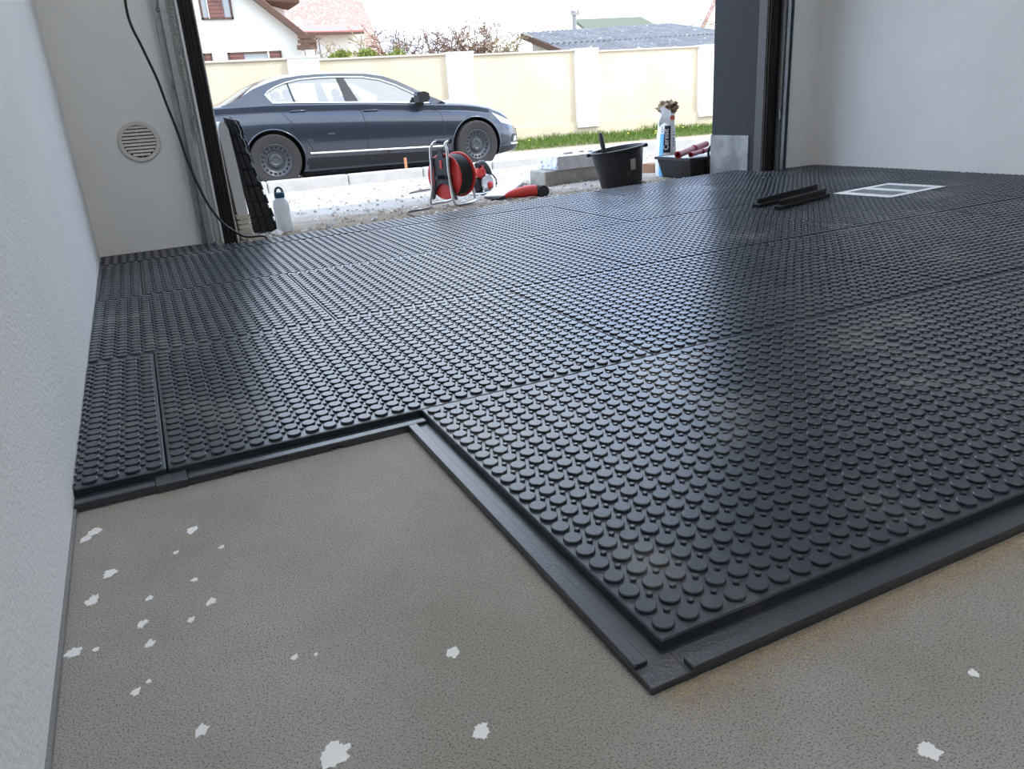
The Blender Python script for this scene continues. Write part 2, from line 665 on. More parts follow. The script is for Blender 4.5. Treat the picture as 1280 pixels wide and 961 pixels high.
def slab_poly(mb, poly):
    """chamfered top, side face, undercut below"""
    g = .0012
    p0 = poly
    c1 = .0016
    def ins(pl, d):
        # inset convex polygon
        n = len(pl)
        o = []
        for i in range(n):
            a, c, e = Vector(pl[i - 1]), Vector(pl[i]), Vector(pl[(i + 1) % n])
            d1 = (c - a).normalized()
            d2 = (e - c).normalized()
            n1 = Vector((-d1.y, d1.x))
            n2 = Vector((-d2.y, d2.x))
            bis = (n1 + n2)
            bis = bis / max(.3, bis.length_squared) * 2
            o.append(tuple(c + bis * d))
        return o
    pr = [(ins(p0, .0065), 0), (ins(p0, .0065), TB * .42), (ins(p0, g), TB * .42), (ins(p0, g), TB - c1), (ins(p0, g + c1), TB)]
    rings = [[(x, y, z) for x, y in q] for q, z in pr]
    mb.loft(rings)


def tile_meshes(regs, skip=()):
    s_, d_ = MB(), MB()
    for rg in regs:
        slab_poly(s_, rg)
    full = len(regs) == 1 and len(regs[0]) == 4 and abs(regs[0][2][0] - W) < 1e-6 and abs(regs[0][0][0]) < 1e-6 and abs(regs[0][2][1] - D) < 1e-6 and abs(regs[0][3][0]) < 1e-6
    rr = None if full else regs
    for k, (x, y) in enumerate(stud_xy()):
        if k not in skip:
            stud(d_, x, y, RD, 18, TB - .0005, TT, rr)
    for x, y in peg_xy():
        stud(d_, x, y, RP, 8, TB - .0005, TT - .0006, rr)
    return s_.mesh('floor_tile', 'tile'), d_.mesh('stud_field', 'tile')


floor_cover = thing('tile_flooring', 'black studded interlocking plastic tiles laid over the grey concrete floor', 'floor tiles')
REG_ROOM = [(wl(-3), -3), (wr(-3), -3), (wr(YIN) - .002, YIN - .002), (wl(YIN) + .002, YIN - .002)]
REG_L = [(-3, -3), (XL - .09, -3), (XL - .09, YIN - .002), (-3, YIN - .002)]
REG_M = [(XL - .09, -3), (XR + .02, -3), (XR + .02, thr(XR)), (XL - .09, thr(XL - .09))]
REG_R = [(XR + .02, -3), (9, -3), (9, YIN - .002), (XR + .02, YIN - .002)]
ROOM_SIDES = [(wl(-3) + .002, -3), (wr(-3) - .002, -3), (wr(4) - .002, 4), (wl(4) + .002, 4)]
rows = [(-23.3, 0.0, 0), (0.1, -13.75 - 30.2, 1), (23.5, .6 - 30.2, 2), (46.9, -14.1 - 30.2, 3), (70.3, .6 - 30.2, 4)]
FULL = [(0, 0), (W, 0), (W, D), (0, D)]
full_meshes = None
disc_mb = MB()
stud(disc_mb, 0, 0, RD, 22, 0, HS + .0005)
disc_mesh = disc_mb.mesh('stud', 'tile')
tiles = []
for (ry, rx, rk) in rows:
    k = 0
    while True:
        x0 = (rx + 30.2 * k) * PT
        k += 1
        yy = ry * PT
        if x0 > 3.4:
            break
        tile = [(x0, yy), (x0 + W, yy), (x0 + W, yy + D), (x0, yy + D)]
        regs = []
        if rk == 4:
            for rg in (REG_L, REG_M, REG_R):
                q = clip(clip(tile, rg), ROOM_SIDES)
                if len(q) > 2:
                    regs.append(q)
        else:
            q = clip(tile, ROOM_SIDES)
            if len(q) > 2:
                regs.append(q)
        if not regs or max(max(p[0] for p in q) - min(p[0] for p in q) for q in regs) < .02:
            continue
        regs = [[(px - x0, py - yy) for px, py in q] for q in regs]
        tiles.append((x0, yy, regs, rk))
# the 300 studs that show largest
cand = []
for ti, (x0, yy, regs, rk) in enumerate(tiles):
    if rk > 1 or len(regs) != 1 or len(regs[0]) != 4 or abs(regs[0][0][0]) > 1e-6 or abs(regs[0][2][0] - W) > 1e-6:
        continue
    for k, (x, y) in enumerate(stud_xy()):
        p = Vector((x0 + x, yy + y, TT))
        if in_frame(p, 0):
            cand.append(((p - CAM).dot(fwd), ti, k))
cand.sort()
single = {}
for _, ti, k in cand[:300]:
    single.setdefault(ti, set()).add(k)
XY = list(stud_xy())
tile_objs = []
rnd = random.Random(3)
for ti, (x0, yy, regs, rk) in enumerate(tiles):
    sk = single.get(ti, ())
    isfull = len(regs) == 1 and len(regs[0]) == 4 and all(math.dist(regs[0][i], FULL[i]) < 1e-6 for i in range(4))
    if isfull and not sk:
        if full_meshes is None:
            full_meshes = tile_meshes([FULL])
        ms = full_meshes
    else:
        ms = tile_meshes(regs, sk)
    o = link('floor_tile', ms[0], floor_cover, loc=(x0, yy, 0))
    tilt = (rnd.uniform(-1, 1) * .0022, rnd.uniform(-1, 1) * .0016, 0)
    if rk == 0 and abs(x0) < 1e-6:
        tilt = (0, 0, 0)
    o.rotation_euler = tilt
    stuff(link('stud_field', ms[1], o))
    for k in sk:
        link('stud', disc_mesh, o, loc=(XY[k][0], XY[k][1], TB - .0005))
    tile_objs.append((o, x0, yy, rk))

# interlocking lips on the open edges
LW = 1.2 * PT            # lip width
LH = .27 * PT            # lip plate thickness
RH = .43 * PT            # rail top


def lip(tile_o, pts_plate, rails, name='interlock_lip'):
    b = MB()
    for x0, x1, y0, y1 in pts_plate:
        b.cbox(((x0 + x1) / 2, (y0 + y1) / 2, LH / 2), (abs(x1 - x0), abs(y1 - y0), LH), .0008)
    o = b.build(name, 'rail', tile_o)
    for x0, x1, y0, y1 in rails:
        MB().cbox(((x0 + x1) / 2, (y0 + y1) / 2, (LH + RH) / 2), (abs(x1 - x0), abs(y1 - y0), RH - LH + .0004), .0009).build('raised_rail', 'rail', o) if False else MB().cbox(((x0 + x1) / 2, (y0 + y1) / 2, (LH + RH) / 2 - .0002), (abs(x1 - x0), abs(y1 - y0), RH - LH + .0004), .0009).build('raised_rail', 'rail', tile_o)
    return o


for o, x0, yy, rk in tile_objs:
    if rk == 0 and abs(x0) < 1e-6:              # nearest tile: left and front
        lip(o, [(-LW, .0065, -LW, D), (.0065, W, -LW, .0065)],
            [(-LW, -LW + .52 * PT, -LW + .95 * PT, D - 1.25 * PT), (.35 * PT, W, -LW, -LW + .52 * PT)])
    elif rk == 0:
        lip(o, [(.001, min(W, 3.2 - x0), -LW, .0065)], [(.02, min(W, 3.2 - x0), -LW, -LW + .52 * PT)])
    elif rk == 1 and x0 < -.2 and x0 > -.6:     # second row tile beside the missing one
        n = MB()
        xe = -x0 - .002                         # up to the nearest tile
        # plate with two drain notches in its lower edge
        cuts = [(3.0 * PT, 3.9 * PT), (8.1 * PT, 8.8 * PT)]
        xs = [.9 * PT] + [c for cc in cuts for c in cc] + [xe]
        for i in range(len(xs) - 1):
            if i % 2 == 0:
                n.box(((xs[i] + xs[i + 1]) / 2, (-LW + .0065) / 2, LH / 2), (xs[i + 1] - xs[i], LW + .0065, LH))
            else:
                n.box(((xs[i] + xs[i + 1]) / 2, (-LW + .0065) / 2, LH * .8), (xs[i + 1] - xs[i], LW + .0065, LH * .4))
        n.build('interlock_lip', 'rail', o)
        MB().cbox(((.9 * PT + xe) / 2, -LW + .26 * PT, (LH + RH) / 2 - .0002), (xe - .9 * PT, .52 * PT, RH - LH + .0004), .0009).build('raised_rail', 'rail', o)
        MB().cbox((.12 * PT, -LW * .5 - .05 * PT, LH * .8), (1.5 * PT, LW * .98 + .1 * PT, LH * 1.6), .001).build('interlock_tongue', 'rail', o)
    elif rk == 1 and x0 < -.6:
        xa, xb = wl(0) - x0 + .003, W - .65 * PT
        n = MB().box(((xa + xb) / 2, (-LW + .0065) / 2, LH / 2), (xb - xa, LW + .0065, LH))
        n.build('interlock_lip', 'rail', o)
        MB().cbox(((xa + xb) / 2, -LW + .26 * PT, (LH + RH) / 2 - .0002), (xb - xa, .52 * PT, RH - LH + .0004), .0009).build('raised_rail', 'rail', o)

# sandy residue along the front lip
rs = random.Random(11)
b = MB()
xx = -1.0 * PT
while xx < 32 * PT:
    for _ in range(130):
        dy = abs(rs.gauss(0, .017))
        x = xx + rs.uniform(0, .02)
        y = -23.3 * PT - LW - .001 - dy
        r = rs.uniform(.0005, .0010)
        b.add([(x + r, y, 0), (x - r * .6, y + r, 0), (x - r * .6, y - r, 0), (x, y, r * .8)], [(0, 1, 3), (1, 2, 3), (2, 0, 3)])
    xx += .008
so = stuff(b.build('sand_grains', 'sand', floor))

# ================================================================== DOOR HARDWARE
def spring_helix(x, y, z0, z1, r, turns, wr_):
    n = turns * 8
    return [(x + r * math.cos(2 * PI * k / 8), y + r * math.sin(2 * PI * k / 8), z0 + (z1 - z0) * k / n) for k in range(n + 1)]


def door_track(side, label):
    # side -1: left jamb, +1: right jamb (x measured outwards from the opening edge)
    xe = XL if side < 0 else XR
    t = thing('door_track', label, 'door track', (xe, YIN, .002), group=None)
    f = side
    b = MB()
    # angle bracket against the wall and C-shaped running rail
    b.box((f * .125, -.004, 1.1), (.035, .006, 2.16))
    b.box((f * .143, -.020, 1.1), (.003, .036, 2.16))
    b.build('angle_bracket', 'galv', t)
    b = MB()
    b.box((f * .103, -.020, 1.1), (.0025, .034, 2.16))
    b.box((f * .112, -.036, 1.1), (.020, .0025, 2.16))
    b.box((f * .122, -.030, 1.1), (.0025, .012, 2.16))
    b.build('running_rail', 'galv', t)
    MB().box((f * .064, -.018, 1.1), (.009, .034, 2.16)).build('guide_strip', 'whitep' if f < 0 else 'darkmetal', t)
    z0 = .34 if f > 0 else .5
    b = MB().tube(spring_helix(f * .083, -.032, z0, 2.0, .0060, 190, .002), .0019, 5)
    b.build('spring', 'spring', t, smooth=60)
    b = MB().tube([(f * .083, -.032, z0), (f * .083, -.032, z0 - .05), (f * .09, -.03, .02)], .0022, 6)
    b.build('lifting_wire', 'galv', t, smooth=60)
    MB().cbox((f * .083, -.030, z0 - .03), (.014, .012, .05), .003).build('spring_hook', 'galv', t)
    for zz in (.10, .36, .62, .88):
        MB().lathe([(.007, 0), (.007, .004), (.004, .007)], 10, M=T(f * .128, -.008, zz) @ Rx(PI / 2)).build('bolt', 'galv', t)
    return t


door_track(-1, 'galvanised vertical door track beside the round vent')
door_track(1, 'galvanised vertical door track beside the dark stucco pillar')


def seal(side, label):
    xe = XL if side < 0 else XR
    t = thing('rubber_seal', label, 'seal', (xe, YIN, .002))
    f = side
    b = MB()
    b.box((f * .032, -.006, 1.06), (.052, .012, 2.1))
    b.build('seal_body', 'seal', t)
    for k in range(4):
        MB().tube([(f * (.010 + .0145 * k), -.014, .004), (f * (.010 + .0145 * k), -.014, 2.1)], .0052, 8).build('seal_rib', 'seal', t, smooth=60)


seal(-1, 'black ribbed rubber seal along the jamb near the leaning mats')
seal(1, 'black ribbed rubber seal along the jamb of the stucco pillar')

# round vent
vc = atY(174, 177, YIN)
t = thing('round_vent', 'round light grey vent grille with horizontal slats on the wall', 'vent', vc)
Mv = Rx(PI / 2)
R1, R0 = .075, .0585
MB().lathe([(R0, 0), (R1, 0), (R1, .004), (R1 - .004, .008), (R0 + .002, .007), (R0, .003), (R0, 0)], 40, M=Mv, caps=False).build('rim', 'ventp', t, smooth=40)
MB().lathe([(R0, .0003), (R0, .0008)], 40, M=Mv).build('backing', 'black', t)
for k in range(9):
    z = -.0495 + k * .0124
    hw = math.sqrt(max(1e-4, R0 * R0 - z * z))
    MB().box((0, -.0042, 0), (2 * hw, .0018, .0098), M=T(0, 0, z) @ Rx(-.55)).build('slat', 'ventp', t)
MB().box((0, -.003, 0), (.002, .003, 2 * R0)).build('mullion', 'ventp', t)

# black cable hanging inside and trailing out of the door
cp = [(152, -40, 2.13), (160, 20, 2.135), (178, 60, 2.14), (196, 98, 2.15), (208, 130, 2.16), (222, 165, 2.165), (234, 200, 2.165), (246, 228, 2.16), (262, 258, 2.15), (280, 280, 2.14), (298, 292, 2.14)]
pts = [atY(u, v, y) for u, v, y in cp] + [Vector((.008, 2.150, .038)), Vector((.075, 2.175, .006 + TT)), Vector((.105, 2.24, -.008)), Vector((.20, 2.36, -.012))]
tag(MB().tube(bez(pts, 10), .0048, 8).build('power_cable', 'cable', smooth=60), 'black power cable hanging down past the round vent', 'cable')

# two loose black interlocking strips and a printed sheet on the tiles
def loose_strip(a, c, label, w, h):
    L = (c - a).length
    ang = math.atan2(c.y - a.y, c.x - a.x)
    t = thing('edge_strip', label, 'strip', (a.x, a.y, TT + .002), (0, 0, ang), group=None)
    MB().cbox((L / 2, 0, h * .2), (L, w, h * .4), .001).build('strip_base', 'strip', t)
    MB().cbox((L / 2 + .015, w * .28, h * .5), (L - .03, w * .36, h), .001).build('strip_rail', 'strip', t)


ya = atZ(945, 260, TT)
yb = atZ(1023, 240, TT)
loose_strip(ya, yb, 'longer loose black edge strip lying on the tiles', .034, .030)
ya2, yb2 = atZ(972, 262.5, TT), atZ(1033, 246, TT)
loose_strip(ya2, yb2, 'shorter loose black edge strip on the tiles, next to the printed sheet', .030, .030)
pc = [atZ(1043.6, 242, TT), atZ(1110.3, 247.7, TT), atZ(1180.3, 233.9, TT), atZ(1114, 228.4, TT)]
cx = sum((q for q in pc), Vector()) / 4
ex = ((pc[2] - pc[1]) + (pc[3] - pc[0])).normalized()
ang = math.atan2(ex.y, ex.x)
lx = ((pc[2] - pc[1]).length + (pc[3] - pc[0]).length) / 2
ly = ((pc[3] - pc[2]).length + (pc[0] - pc[1]).length) / 2
pa = thing('printed_sheet', 'white printed paper sheet with two grey panels on the black tiles', 'paper', (cx.x, cx.y, TT + .0015), (0, 0, ang))
MB().box((0, 0, .0003), (lx, ly, .0006)).build('sheet', 'paper', pa)
for s in (-1, 1):
    MB().box((s * lx * .215, 0, .0008), (lx * .27, ly * .76, .0004)).build('printed_panel', 'print', pa)


# ================================================================== OUTSIDE: GROUND, KERB, ROAD
def zs(x):
    return -.375 - .0122 * (x - 1.274)


from mathutils import noise as mnoise
XA, XB = -5.0, 16.0


def gfn(i, j):
    x = XA + (XB - XA) * i
    y_ = thr(max(-.03, min(2.78, x))) + .016 if -.06 <= x <= 2.79 else 2.36
    y = y_ + (8.74 - y_) * j ** 1.5
    h = gz(y) + (.012 * mnoise.noise((x * 3, y * 3, 0)) + .008 * mnoise.noise((x * 11, y * 11, 3))) * min(1, (y - y_) / .25)
    return (x, y, h)


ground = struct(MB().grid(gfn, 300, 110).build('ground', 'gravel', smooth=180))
# loose stones
for name, m, n, seed in (('pale_stones', 'stone_a', 2600, 1), ('brown_stones', 'stone_b', 1500, 2), ('grey_stones', 'stone_c', 1500, 3)):
    rs = random.Random(seed)
    b = MB()
    for _ in range(n):
        y = 2.42 + 6.1 * rs.random() ** (1.9 if seed != 1 else 1.2)
        x = rs.uniform(-.2, .6 + (y + 1.2) * 1.05)
        if y < thr(max(-.03, min(2.78, x))) + .06:
            continue
        if XL - 9 < x < XL and y < YOUT + .05:
            continue
        if x > XR - .02 and y < YOUT + .05:
            continue
        r = .004 + .016 * rs.random() ** 3
        if rs.random() < .03:
            r *= 1.8
        z = gz(y) + .012 * mnoise.noise((x * 3, y * 3, 0))
        vs = []
        for a in range(5):
            an = 2 * PI * a / 5 + rs.random()
            vs.append((x + r * rs.uniform(.7, 1.2) * math.cos(an), y + r * rs.uniform(.7, 1.2) * math.sin(an), z + r * rs.uniform(-.1, .4)))
        vs.append((x + r * rs.uniform(-.3, .3), y, z + r * rs.uniform(.7, 1.1)))
        b.add(vs, [(i, (i + 1) % 5, 5) for i in range(5)])
    stuff(b.build(name, m, ground))

kerb = bpy.data.objects.new('kerb', None)
COL.objects.link(kerb)
struct(kerb)
for k in range(-4, 13):
    x0 = k * 1.0 + .05
    zt = -.250 - .0122 * (x0 - 1) if x0 < 6 else -.262
    me = MB().cbox((.495, 0, -.12), (.985, .12, .24), .012).mesh('kerb_stone', 'kerb')
    link('kerb_stone', me, kerb, loc=(x0, 8.80, zt), rot=(0, .0122 if x0 < 6 else 0, 0))

b = MB().grid(lambda i, j: (-8 + 34 * i, 8.86 + (12.02 - 8.86) * j, zs(-8 + 34 * i)), 34, 3)
struct(b.build('road', 'road'))


def vz(x, y):
    return zs(x) + .02 + .10 * min(1, max(0, (y - 12.0) / .7))


b = MB().grid(lambda i, j: (-8 + 34 * i, 12.0 + 1.2 * j, vz(-8 + 34 * i, 12.0 + 1.2 * j)), 60, 6)
verge = struct(b.build('verge', 'soil'))
b2 = MB().grid(lambda i, j: (-60 + 160 * i, 13.2 + 120 * j, -.32), 4, 4)
struct(b2.build('far_ground', 'soil'))
b = MB().box((8.6, 11.99, 0), (17, .06, .10), M=T(0, 0, zs(8.6)) @ Ry(.0122))
# grass blades
rs = random.Random(5)
b = MB()
for _ in range(19000):
    x = rs.uniform(-1, 14)
    y = 12.04 + .98 * rs.random()
    tuft = .5 + .5 * mnoise.noise((x * 1.1, 4.2, 0)) + .35 * mnoise.noise((x * 5, y * 5, 1))
    h = (.05 + .15 * max(0, tuft) * ((y - 12) ** .8)) * rs.uniform(.6, 1.3)
    if 9.3 < x < 9.9 and y > 12.5:
        h *= 1.7
    z = vz(x, y)
    an = rs.uniform(0, PI)
    w = .007
    dx, dy = w * math.cos(an), w * math.sin(an)
    lx_, ly_ = rs.gauss(0, .35) * h, rs.gauss(0, .35) * h
    b.add([(x - dx, y - dy, z), (x + dx, y + dy, z), (x + lx_ * .4 + dx * .6, y + ly_ * .4 + dy * .6, z + h * .6), (x + lx_ * .4 - dx * .6, y + ly_ * .4 - dy * .6, z + h * .6), (x + lx_, y + ly_, z + h)], [(0, 1, 2, 3), (3, 2, 4)])
g = stuff(b.build('grass', 'grass', verge))
b = MB()
for _ in range(20):
    x = rs.uniform(5, 12)
    y = 12.1 + .6 * rs.random()
    b.lathe([(.004, 0), (.022, .006), (.018, .014), (.002, .018)], 7, M=T(x, y, vz(x, y) + rs.uniform(.08, .16)) @ Rx(rs.uniform(-.6, .6)))
stuff(b.build('dandelions', 'dandelion', verge))

# ------------------------------------------------------------------ garden wall
FY = 13.0
wall = thing('garden_wall', 'long cream rendered garden wall with white pilasters across the road', 'wall', (0, FY, 0))
PX = [(-3.4, -2.88), (-.55, -.03), (2.29, 2.81), (5.12, 5.64), (7.81, 8.31), (10.82, 11.4), (13.7, 14.2)]


def ftop(x):
    return 1.345 - .0125 * (x - 1.0)


for i, (a, c) in enumerate(PX):
    zt = ftop((a + c) / 2) + .03
    MB().box(((a + c) / 2, -.01, (zt - .14) / 2 + .0), (c - a, .30, zt + .14)).build('pilaster', 'pilaster', wall)
    MB().cbox(((a + c) / 2, -.01, zt + .018), (c - a + .03, .33, .036), .008).build('pilaster_cap', 'pilaster', wall)
    if i + 1 < len(PX):
        e = PX[i + 1][0]
        zt = ftop((c + e) / 2)
        MB().box(((c + e) / 2, .02, (zt - .5) / 2), (e - c, .18, zt + .5)).build('panel', 'cream', wall)
        MB().cbox(((c + e) / 2, .02, zt + .018), (e - c, .25, .036), .008).build('coping', 'coping', wall)
MB().box((5.5, .02, -.30), (18, .26, .5)).build('footing', 'cream', wall)


# ------------------------------------------------------------------ houses
def facade(name, mt, parent, poly, y0, y1):
    """polygon in (x, z), extruded from y0 to y1"""
    b = MB().loft([[(x, y0, z) for x, z in poly], [(x, y1, z) for x, z in poly]])
    return b.build(name, mt, parent)


def px(u, v, y):
    q = atY(u, v, y)
    return (q.x, q.z)


def slab(name, mt, parent, pts, th, smooth=None):
    """thick sheet from four corner points"""
    P = [Vector(q) for q in pts]
    n = (P[1] - P[0]).cross(P[3] - P[0]).normalized()
    if n.z < 0:
        n = -n
    return MB().loft([[tuple(q) for q in P], [tuple(q + n * th) for q in P]]).build(name, mt, parent)


Y1 = 26.0
h1 = thing('house', 'white house with brown verge board and red shuttered windows behind garden wall', 'house', (0, 0, 0))
pr = px(388, 54, Y1)
pt = px(318.5, 0, Y1)
slope = (pt[1] - pr[1]) / (pt[0] - pr[0])
xr_ = px(378, 70, Y1)[0]
apex_x = -1.5
apz = pr[1] + slope * (apex_x - pr[0])
facade('gable_wall', 'house', h1, [(-6, -.3), (xr_, -.3), (xr_, pr[1] + slope * (xr_ - pr[0]) - .05), (apex_x, apz - .05), (-6, apz - 2.5)], Y1, Y1 + 9)
# verge board + roof sheet following the slope
a0 = Vector((pr[0] + .1, Y1 - .35, pr[1] + slope * .1))
a1 = Vector((apex_x, Y1 - .35, apz))
slab('roof_slope', 'rooftile', h1, [a0, a1, a1 + Vector((0, 9.6, 0)), a0 + Vector((0, 9.6, 0))], .10)
MB().loft([[(q.x, q.y - .06, q.z - .13), (q.x, q.y, q.z - .13), (q.x, q.y, q.z + .10), (q.x, q.y - .06, q.z + .10)] for q in (a0, a1)]).build('verge_board', 'brownwood', h1)
# raised rear wing with projecting eave
yb_ = Y1 + 2.4
wa, wb = px(319, 0, yb_), px(358, 31, yb_)
facade('wing_wall', 'house', h1, [(wa[0] - 2, -.3), (wb[0], -.3), (wb[0], px(358, 10, yb_)[1] + .1), (wa[0] - 2, px(358, 10, yb_)[1] + .6)], yb_, yb_ + 6)
e0, e1, e2 = atY(326, -1, yb_ - 1.0), atY(374, 3, yb_ - 1.0), atY(360, 13, yb_)
slab('wing_roof', 'brownwood', h1, [e0, e1, e1 + Vector((-.2, 7, 1.6)), e0 + Vector((-.4, 7, 1.6))], .18)
slab('eave_soffit', 'brownwood', h1, [e0 - Vector((0, 0, .02)), e1 - Vector((0, 0, .02)), e2, e2 + Vector((-1.8, 0, .5))], .05)


def window(parent, u0, v0, u1, v1, y, parts, fm='brownwood', drop=0):
    a, c = atY(u0, v0, y), atY(u1, v1, y)
    x0, x1 = a.x, c.x
    z1, z0 = max(a.z, c.z), min(a.z, c.z) - drop
    w = MB()
    t_ = .05
    w.box(((x0 + x1) / 2, y - .05, z1 - t_ / 2), (x1 - x0, .08, t_))
    w.box(((x0 + x1) / 2, y - .05, z0 + t_ / 2), (x1 - x0, .08, t_))
    w.box((x0 + t_ / 2, y - .05, (z0 + z1) / 2), (t_, .08, z1 - z0))
    w.box((x1 - t_ / 2, y - .05, (z0 + z1) / 2), (t_, .08, z1 - z0))
    f = w.build('window', fm, parent)
    n = sum(q[0] for q in parts)
    xc = x0 + t_
    tot = x1 - x0 - 2 * t_
    for wd, kind in parts:
        ww = tot * wd / n
        if kind == 'pane':
            MB().box((xc + ww / 2, y - .02, (z0 + z1) / 2), (ww - .02, .02, z1 - z0 - .06)).build('pane', 'pane', f)
        elif kind == 'bar':
            MB().box((xc + ww / 2, y - .06, (z0 + z1) / 2), (ww, .09, z1 - z0 - .04)).build('mullion', 'pilaster', f)
        else:
            sb = MB()
            ns = max(3, int((z1 - z0) / .12))
            for k in range(ns):
                sb.box((xc + ww / 2, y - .05, z0 + .05 + (z1 - z0 - .1) * (k + .5) / ns), (ww - .02, .05, (z1 - z0 - .1) / ns * .86))
            sb.build('shutter', 'shutter', f)
        xc += ww
    return f


window(h1, 245, -14, 292, 24, Y1, [(.35, 'pane'), (.05, 'bar'), (1, 'shutter'), (.45, 'pane')])
window(h1, 284, 66, 353, 77, Y1, [(1, 'shutter'), (1.7, 'pane'), (.1, 'bar'), (.8, 'shutter')], drop=.8)
window(h1, 253, 67, 266.5, 78, Y1, [(1, 'shutter')], drop=.8)
# timber balustrade beside the gable
rb = thing('balcony_rail', 'small brown wooden balcony rail between the white house and red roof', 'railing', (0, 0, 0))
yb2 = Y1 - .6
for (u0, v0, u1, v1) in ((372, 44, 394, 47.5), (372, 50, 395, 53.5), (371, 56.5, 396, 61.5)):
    a, c = atY(u0, v0, yb2), atY(u1, v1, yb2)
    MB().box(((a.x + c.x) / 2, yb2, (a.z + c.z) / 2), (c.x - a.x, .05, a.z - c.z)).build('rail', 'brownwood', rb)
for u0, u1 in ((378, 381), (391.5, 394.5)):
    a, c = atY(u0, 43, yb2 + .06), atY(u1, 66, yb2 + .06)
    MB().box(((a.x + c.x) / 2, yb2 + .06, (a.z + -.3) / 2), (c.x - a.x, .06, a.z + .3)).build('post', 'brownwood', rb)

Y2 = 36.0
h2 = thing('house', 'white bungalow under a steep weathered red tiled roof', 'house', (0, 0, 0))
lw, rw_ = px(392, 45, Y2)[0] - 3.2, px(455, 41, Y2)[0]
zt = px(455, 41, Y2)[1]
facade('wall', 'house', h2, [(lw, -.3), (rw_, -.3), (rw_, zt + .1), (lw, zt + .1)], Y2, Y2 + 8)
window(h2, 395, 48, 403, 72, Y2, [(1, 'pane')], fm='pilaster', drop=.4)
ea, eb = atY(352, 41.5, Y2 - .7), atY(455, 40, Y2 - .7)
et = atY(437, 31.5, Y2 + .5)
slab('lean_to_roof', 'redmetal', h2, [ea, eb, Vector((et.x, Y2 + .6, et.z)), Vector((ea.x, Y2 + .6, et.z))], .06)
MB().box(((ea.x + eb.x) / 2, Y2 - .68, ea.z - .05), (eb.x - ea.x, .05, .16)).build('fascia', 'brownwood', h2)
r0, r1 = atY(352, 33, Y2 + .6), atY(446, 33, Y2 + .6)
tt_ = atY(438, -26, Y2 + 4.5)
br_ = atY(481, 73, Y2 + 1.0)
slab('roof', 'rooftile', h2, [r0, Vector((br_.x, Y2 + 1.0, br_.z)), Vector((tt_.x, Y2 + 4.5, tt_.z)), Vector((r0.x, Y2 + 4.5, tt_.z))], .12)

dish = thing('satellite_dish', 'small white satellite dish on a thin mast by red roof', 'satellite dish', atY(375, 44, 28.5))
q = atY(373, 27.5, 28.5) - atY(375, 44, 28.5)
q0 = atY(375.5, 60, 28.5) - atY(375, 44, 28.5)
MB().tube([q0, q], .02, 6).build('mast', 'pole', dish)
MB().lathe([(.01, -.03), (.12, -.01), (.17, .03), (.175, .03), (.12, -.02), (.01, -.04)], 16, M=T(*q) @ Rx(1.3) @ Ry(.3), caps=False).build('dish', 'pilaster', dish, smooth=60)

# ------------------------------------------------------------------ shed with corrugated roof
sh = thing('shed', 'low white shed with grey corrugated sloping roof behind the garden wall', 'shed', (0, 0, 0))
FLp, FRp = Vector((8.737, 14.2, 1.203)), Vector((15.2, 14.2, 1.23))
BLp, BRp = Vector((8.737, 17.4, 2.02)), Vector((15.2, 19.4, 2.22))
BLp = Vector((8.737, 17.0, 1.937))
BRp = Vector((15.2, 19.8, 2.28))


def sheet_pt(s, t_):
    a = FLp.lerp(FRp, s)
    c = BLp.lerp(BRp, s)
    return a.lerp(c, t_)


NS = 7
for k in range(NS):
    for m_, (ta, tb) in enumerate(((0, .52), (.48, 1.0))):
        lift = .03 * m_ * 0 + (.02 if m_ == 0 else .035)
        def fn(i, j, k=k, ta=ta, tb=tb, lift=lift):
            s = (k + i) / NS
            t_ = ta + (tb - ta) * j
            p = sheet_pt(s, t_)
            ph = s * (15.2 - 8.737) / .177 * 2 * PI
            return (p.x, p.y, p.z + lift + .028 * math.sin(ph) + .004 * math.sin(k * 5 + m_))
        MB().grid(fn, 44, 2).build('roof_sheet', 'corr', sh, smooth=80)
facade('wall', 'house', sh, [(8.95, -.3), (15.1, -.3), (15.1, 1.15), (8.95, 1.12)], 14.45, 14.6)
b = MB().add([(8.95, 14.45, -.3), (8.95, 16.9, -.3), (8.95, 16.9, 1.86), (8.95, 14.45, 1.22), (9.1, 14.45, -.3), (9.1, 16.9, -.3), (9.1, 16.9, 1.86), (9.1, 14.45, 1.22)], [(0, 1, 2, 3), (4, 7, 6, 5), (0, 4, 5, 1), (1, 5, 6, 2), (2, 6, 7, 3), (3, 7, 4, 0)])
b.build('gable_wall', 'house', sh)
MB().loft([[(8.70, q.y, q.z - .10), (8.75, q.y, q.z - .10), (8.75, q.y, q.z + .03), (8.70, q.y, q.z + .03)] for q in (FLp, BLp)]).build('verge_board', 'brownwood', sh)

# distant houses and pole
Y3 = 50
h3 = thing('house', 'distant house with long mossy green grey roof beyond the shed', 'house', (0, 0, 0))
A, B_, C_, D_ = px(754, 36, Y3), px(761, 24, Y3), px(848, 20.5, Y3), px(864, 38, Y3)
slab('roof', 'farroof', h3, [(A[0], Y3, A[1] - 1.2), (D_[0] + 1.2, Y3, D_[1] - 1.5), (C_[0], Y3 + 5, C_[1] + .35), (B_[0], Y3 + 5, B_[1] + .35)], .2)
facade('wall', 'house', h3, [(A[0] + .4, -.3), (D_[0], -.3), (D_[0], A[1] - 1.3), (A[0] + .4, A[1] - 1.3)], Y3 + .5, Y3 + 9)
h4 = thing('house', 'distant pale gable house with a red brown roof edge by the pillar', 'house', (0, 0, 0))
Y4 = 40
A, B_ = px(872, 44, Y4), px(892, 2, Y4)
ev = Vector((6.0, 7.0, 0))
